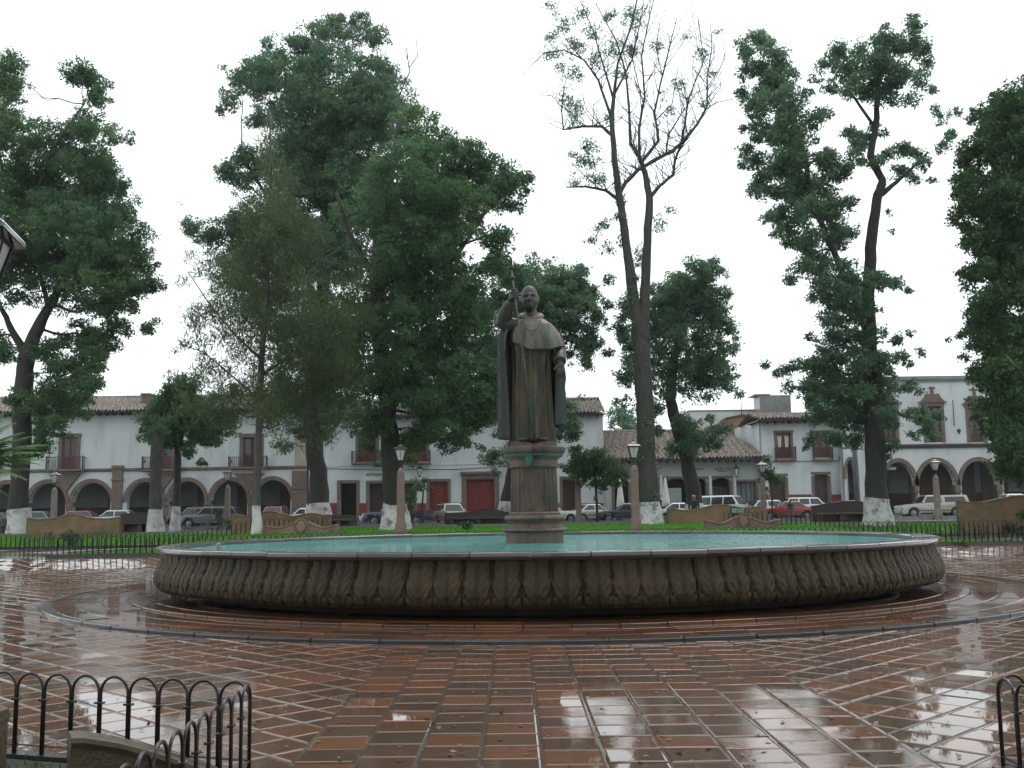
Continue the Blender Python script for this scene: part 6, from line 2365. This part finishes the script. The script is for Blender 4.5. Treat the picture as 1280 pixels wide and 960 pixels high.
        MB().box(ox + K_['wh'][0] + r + .1, ox + K_['wh'][1] - r - .1, s_ * (Wd / 2 + .006) - .012, s_ * (Wd / 2 + .006) + .012, .50, .58).build('side_trim', BUMPER, o)
    MB().box(ox - .058, ox - .04, -.26, .26, .38, .50).build('number_plate', LIGHTC, o)
    if kind == 'pickup':
        if cap:
            c0, c1_ = K_['rear'] + .03, L - .05
            z0_, z1_ = K_['tail'] - .02, H - .02
            y0_, y1_ = Wd / 2 - .06, Wd / 2 - .16
            cm = MB()
            vs = [(c0, -y0_, z0_), (c1_, -y0_, z0_), (c1_, y0_, z0_), (c0, y0_, z0_), (c0, -y1_, z1_), (c1_ - .22, -y1_, z1_), (c1_ - .22, y1_, z1_), (c0, y1_, z1_)]
            cm.add([(ox + a, b_, c_) for a, b_, c_ in vs], [(0, 1, 5, 4), (2, 3, 7, 6), (3, 0, 4, 7), (1, 2, 6, 5), (4, 5, 6, 7), (3, 2, 1, 0)])
            cp_ = cm.build('camper_top', paintm, o, bevel=.04, seg=2, smooth=35)
            for s_ in (-1, 1):
                yq = lambda q: s_ * (y0_ + (y1_ - y0_) * q + .008)
                MB().quad((ox + c0 + .25, yq(.2), z0_ + (z1_ - z0_) * .2), (ox + c1_ - .3, yq(.2), z0_ + (z1_ - z0_) * .2), (ox + c1_ - .42, yq(.8), z0_ + (z1_ - z0_) * .8), (ox + c0 + .25, yq(.8), z0_ + (z1_ - z0_) * .8)).build('camper_window', CARGLASS, cp_)
        else:
            MB().box(ox + K_['rear'] + .12, ox + L - .12, -Wd / 2 + .12, Wd / 2 - .12, K_['tail'] - .02, K_['tail'] + .008).build('load_bed', RUBBER, o)
    if kind in ('wagon',):
        for s_ in (-1, 1):
            MB().tube([(ox + K_['roof0'] + .3, s_ * (yt - .08), H - .01), (ox + K_['roof0'] + .45, s_ * (yt - .08), H + .06), (ox + K_['roof1'] - .3, s_ * (yt - .08), H + .06), (ox + K_['roof1'] - .15, s_ * (yt - .08), H - .01)], .02, 6).build('roof_rail', BUMPER, o)
    return o


silver = paint('silver', (.42, .45, .47))
white = paint('white', (.66, .69, .70))
red = paint('red', (.30, .012, .016))
darkred = paint('dark red', (.22, .02, .022))
navy = paint('navy', (.012, .022, .05))
grey = paint('slate grey', (.07, .078, .088))
teal = paint('teal', (.05, .14, .13))
beige = paint('beige', (.40, .37, .31))
tan = paint('tan', (.33, .31, .26))
rose = paint('pale rose', (.50, .43, .43))
plum = paint('plum', (.07, .02, .03))
dgreen = paint('dark green', (.01, .03, .03))
black = paint('black', (.012, .012, .014))

car('sedan', 'dark green car almost out of view at the left edge', -8, dgreen, 1, 70)
car('hatch', 'teal car behind the leftmost wavy wall', 36, teal, 1, 70)
car('hatch', 'red car showing only its roof over the left wavy wall', 92, darkred, 1, 72)
car('hatch', 'silver blue hatchback parked before the left arcade', 140, silver, 1, 70, bumper=BUMPER)
car('wagon', 'plum car behind the grey estate car with its roof showing', 243, plum, 1, 74.3)
car('wagon', 'slate grey estate car parked behind the worn lamp column', 264, grey, 1, 68.5)
car('wagon', 'red wagon facing away behind the tan wavy wall', 343, red, 1, 72, rz=rad(90))
car('sedan', 'white car with its bonnet over the tan wavy wall', 380, white, 1, 70.5)
car('pickup', 'navy pickup truck behind the lamp column and the whitewashed trunk', 498, navy, 1, 68.3)
car('sedan', 'silver car half hidden behind the navy pickup', 486, silver, 1, 73.4)
car('wagon', 'tan estate car seen from behind, left of the dark bench', 564, tan, 1, 69, rz=rad(108))
car('sedan', 'white car cut by the statue pedestal', 690, white, -1, 70)
car('sedan', 'pale rose sedan beside the young tree', 742, rose, -1, 72.3, rz=rad(25))
car('sedan', 'navy sedan left of the half-bare tree', 783, navy, 1, 68.6)
car('sedan', 'white car behind the ochre wall under the crooked tree', 852, white, -1, 72)
car('van', 'white van behind the ochre wall with the green sign', 901, white, -1, 71, z=1.02, rz=rad(-38))
car('hatch', 'white hatchback behind the right shop lamp', 951, white, 1, 73.5, z=1.1)
car('sedan', 'red sedan parked right of the shop lamp', 983, red, 1, 69)
car('wagon', 'white estate car behind the red sedan', 1014, white, -1, 72.8, z=1.12)
car('sedan', 'silver sedan behind the hump-backed dark bench', 1056, silver, 1, 71)
car('pickup', 'beige pickup truck with a camper top before the right arcade', 1166, beige, 1, 68.4, cap=True, bumper=tan)
car('sedan', 'white sedan showing its roof over the right orange wall', 1262, white, 1, 65, z=1.25)

# ------------------------------------------------------------------ people
SKIN = mat('brown skin', (.25, .13, .085), (.21, .11, .07), 5, .6)
DCLOTH = mat('black jacket cloth', (.016, .017, .02), (.026, .026, .03), 6, .9)
GCLOTH = mat('grey trousers cloth', (.10, .105, .11), (.075, .08, .085), 6, .9)
HAIRG = mat('grey hair', (.30, .29, .27), (.2, .19, .18), 20, .8)
HAIRD = mat('dark hair', (.02, .016, .014), (.012, .01, .01), 20, .7)


def skin_body(name, joints, bones, parent, m, levels=1):
    me = bpy.data.meshes.new(name)
    ks = list(joints)
    me.from_pydata([joints[k][0] for k in ks], [(ks.index(a), ks.index(b)) for a, b in bones], [])
    o = bpy.data.objects.new(name, me)
    COL.objects.link(o)
    md = o.modifiers.new('skin', 'SKIN')
    md.use_smooth_shade = True
    sv = me.skin_vertices[0].data
    for i, k in enumerate(ks):
        r = joints[k][1]
        sv[i].radius = r if hasattr(r, '__len__') else (r, r)
        sv[i].use_root = (i == 0)
    sb = o.modifiers.new('sub', 'SUBSURF')
    sb.levels = levels
    sb.render_levels = levels
    dg = bpy.context.evaluated_depsgraph_get()
    m2 = bpy.data.meshes.new_from_object(o.evaluated_get(dg))
    o.modifiers.clear()
    o.data = m2
    m2.name = name
    bpy.data.meshes.remove(me)
    m2.materials.clear()
    for q in m: m2.materials.append(q)
    m2.polygons.foreach_set('use_smooth', [True] * len(m2.polygons))
    o.parent = parent
    return o


def person(label, loc, rz, pose, hair, s=1.0):
    o = thing('person', label, 'person', loc, rz)
    o.scale = (s, s, s)
    if pose == 'sit':
        J = {'pel': ((0, 0, .50), (.15, .12)), 'wai': ((0, .02, .68), (.14, .10)), 'che': ((0, 0, .90), (.17, .11)), 'nec': ((0, -.01, 1.08), .055), 'hea': ((0, -.03, 1.20), (.085, .10)), 'top': ((0, -.02, 1.30), (.07, .085)),
             'hl': ((-.10, -.05, .48), .10), 'kl': ((-.13, -.45, .48), .075), 'al': ((-.13, -.45, .08), .05), 'fl': ((-.13, -.60, .04), .04),
             'hr': ((.10, -.05, .48), .10), 'kr': ((.13, -.45, .48), .075), 'ar': ((.13, -.45, .08), .05), 'fr': ((.13, -.60, .04), .04),
             'sl': ((-.19, 0, .98), .07), 'el': ((-.26, -.06, .72), .05), 'wl': ((-.14, -.32, .58), .035), 'pl': ((-.10, -.40, .56), .03),
             'sr': ((.19, 0, .98), .07), 'er': ((.26, -.06, .72), .05), 'wr': ((.14, -.32, .58), .035), 'pr': ((.10, -.40, .56), .03)}
    else:
        J = {'pel': ((0, 0, .90), (.15, .11)), 'wai': ((0, .0, 1.06), (.13, .10)), 'che': ((0, 0, 1.28), (.17, .11)), 'nec': ((0, -.01, 1.48), .055), 'hea': ((0, -.03, 1.60), (.08, .10)), 'top': ((0, -.02, 1.70), (.07, .085)),
             'hl': ((-.10, 0, .84), .10), 'kl': ((-.11, -.02, .46), .07), 'al': ((-.11, .02, .09), .05), 'fl': ((-.12, -.14, .04), .04),
             'hr': ((.10, 0, .84), .10), 'kr': ((.11, -.02, .46), .07), 'ar': ((.11, .02, .09), .05), 'fr': ((.12, -.14, .04), .04),
             'sl': ((-.20, 0, 1.38), .07), 'el': ((-.27, .03, 1.10), .05), 'wl': ((-.25, -.08, .86), .035), 'pl': ((-.25, -.11, .76), .03),
             'sr': ((.20, 0, 1.38), .07), 'er': ((.27, .03, 1.10), .05), 'wr': ((.25, -.08, .86), .035), 'pr': ((.25, -.11, .76), .03)}
    B = [('pel', 'wai'), ('wai', 'che'), ('che', 'nec'), ('nec', 'hea'), ('hea', 'top'), ('pel', 'hl'), ('hl', 'kl'), ('kl', 'al'), ('al', 'fl'), ('pel', 'hr'), ('hr', 'kr'), ('kr', 'ar'), ('ar', 'fr'),
         ('che', 'sl'), ('sl', 'el'), ('el', 'wl'), ('wl', 'pl'), ('che', 'sr'), ('sr', 'er'), ('er', 'wr'), ('wr', 'pr')]
    # five fingers on each hand
    for sd in ('l', 'r'):
        p = Vector(J['p' + sd][0])
        d = (p - Vector(J['w' + sd][0])).normalized()
        sg_ = -1 if sd == 'l' else 1
        for k in range(4):
            q = p + d * .035 + Vector((sg_ * (-.022 + .015 * k), 0, 0))
            J[f'f{sd}{k}'] = (tuple(q), .009)
            J[f'g{sd}{k}'] = (tuple(q + d * (.055 - .006 * abs(k - 1.5)) + Vector((0, .01, -.01))), .007)
            B += [('p' + sd, f'f{sd}{k}'), (f'f{sd}{k}', f'g{sd}{k}')]
        J[f't{sd}'] = (tuple(p + Vector((-sg_ * .04, -.02, .0))), .010)
        B += [('p' + sd, f't{sd}')]
    bo = skin_body('body', J, B, o, [DCLOTH, SKIN, GCLOTH, HAIRD], 2)
    hz = J['nec'][0][2]
    wz = J['wl'][0][2]
    for p in bo.data.polygons:
        c = p.center
        if c.z > hz + .0: p.material_index = 1
        elif pose == 'sit' and c.z < .58 and c.y < -.02 and abs(c.x) < .3 and c.z < .56: p.material_index = 2
        elif pose != 'sit' and c.z < .93 and abs(c.x) < .205: p.material_index = 2
        elif abs(Vector(c) .x) > .05 and (Vector(c) - Vector(J['pl'][0])).length < .1 or (Vector(c) - Vector(J['pr'][0])).length < .1: p.material_index = 1
        if c.z < .075: p.material_index = 3
    t = Vector(J['hea'][0])
    hm = blob(t + Vector((0, .025, .065)), (.098, .11, .085), 16, 10)
    hm.build('hair', hair, o, smooth=True)
    nm = blob(t + Vector((0, -.105, .0)), (.015, .02, .025), 8, 6)
    nm.build('nose', SKIN, o, smooth=True)
    for s_ in (-1, 1):
        blob(t + Vector((s_ * .034, -.092, .03)), (.014, .01, .008), 8, 6).build('eye', HAIRD, o, smooth=True)
        blob(t + Vector((s_ * .092, .0, .01)), (.012, .025, .035), 8, 6).build('ear', SKIN, o, smooth=True)
    blob(t + Vector((0, -.092, -.045)), (.028, .01, .007), 8, 6).build('mouth', mat('lips', (.16, .06, .05), (.14, .05, .04), 5, .6), o, smooth=True)
    return o


Yp = 53.0
xp = gx(868, Yp)
person('grey-haired person in a black jacket sitting behind the ochre wall, seen from behind', (xp, Yp, zg(xp, Yp) + .12), math.pi, 'sit', HAIRG)
sb_ = thing('stone_bench', 'plain dark bench behind the ochre wall with a person sitting on it', 'bench', (xp, Yp + .1, zg(xp, Yp)), 0, 'dark stone benches')
MB().box(-.9, .9, -.25, .25, .38, .50).build('seat', DARKBENCH, sb_, bevel=.02)
MB().box(-.7, -.5, -.2, .2, -.2, .378).build('seat_foot', DARKBENCH, sb_)
MB().box(.5, .7, -.2, .2, -.2, .378).build('seat_foot', DARKBENCH, sb_)
Yp = 66.0
xp = gx(988.5, Yp)
person('small standing person in dark jacket and grey trousers before the red sedan', (xp, Yp, zg(xp, Yp)), rad(20), 'stand', HAIRD, .74)

# low dark plants on the lawns
def plant(label, px, Y, w, h, seed, m=LD, n=260, L=.16):
    x = gx(px, Y)
    b_ = Vector((x, Y, zg(x, Y)))
    o = thing('shrub', label, 'shrub', b_, 0, 'low plants on the lawns')
    r = np.random.default_rng(seed)
    cs, rs, ks = [], [], []
    for _ in range(9):
        cs.append(np.array([r.normal() * w * .35, r.normal() * w * .25, h * r.uniform(.35, .8)]))
        rs.append(h * .45)
        ks.append(n / 9)
    np_mesh('foliage', leaves(r, cs, rs, ks, L, .45, .1), 3, m, o)
    st = MB()
    for _ in range(7): st.tube([(r.normal() * .05, r.normal() * .05, -.05), (r.normal() * w * .3, r.normal() * w * .2, h * .6)], [.02, .008], 4)
    st.build('stem', BARK, o)
    return o


plant('dark low shrub on the left lawn before the leftmost wavy wall', 90, 46.2, .8, .75, 1)
plant('small spiky dark plant left of the pedestal at the back lawn edge', 585, 44, .35, .45, 2, LD, 120, .2)
plant('dark shrub at the foot of the worn lamp column', 287, 60, .9, .75, 3)
plant('dark low shrub on the right lawn before the orange wall', 1262, 45.8, .8, .45, 4)
plant('small dark plant at the right fence edge', 1203, 36.1, .25, .22, 5, LD, 60, .12)
for px, lb, sd in ((835, 'low hedge clump right of the navy pickup near the red doors', 6),):
    pass


# fallen leaves and splash specks on the paving; palest bits stand in for raindrop splashes
rl = np.random.default_rng(17)
out = []
for k in range(900):
    y = 5.5 + 17 * rl.random() ** 1.6
    x = rl.uniform(-.5, .5) * y * 1.02
    if math.hypot(x - FC.x, y - FC.y) < R_RING + .2 or (x < -1.7 and y < 6.7) or (x > 3 and y < 6.5): continue
    L_ = rl.uniform(.012, .042)
    a = rl.uniform(0, 6.28)
    u_ = np.array([math.cos(a), math.sin(a), rl.normal() * .12])
    v_ = np.array([-math.sin(a), math.cos(a), rl.normal() * .25]) * .42
    c_ = np.array([x, y, .010])
    out += [c_ - u_ * L_, c_ + v_ * L_, c_ + u_ * L_, c_ - v_ * L_]
LIT = leaf_mat('fallen leaves and splash specks', (.05, .03, .012), (.20, .13, .05), (.42, .36, .26), trans=0, rough=.35)
tag(np_mesh('litter_and_splashes', np.array(out), 4, LIT), kind='stuff')

# ------------------------------------------------------------------ thin haze volume added to imitate veiling glare
hz = MB().box(-500, 500, -60, 920, -1.4, 36).build('haze', None)
tag(hz, kind='stuff')
hm_ = bpy.data.materials.new('glare veil haze')
hm_.use_nodes = True
hn = hm_.node_tree
hn.nodes.remove(hn.nodes['Principled BSDF'])
pv = hn.nodes.new('ShaderNodeVolumePrincipled')
pv.inputs['Color'].default_value = (.93, .97, 1.0, 1)
pv.inputs['Density'].default_value = .00028
pv.inputs['Anisotropy'].default_value = .3
hn.links.new(pv.outputs[0], hn.nodes['Material Output'].inputs['Volume'])
hz.data.materials.append(hm_)
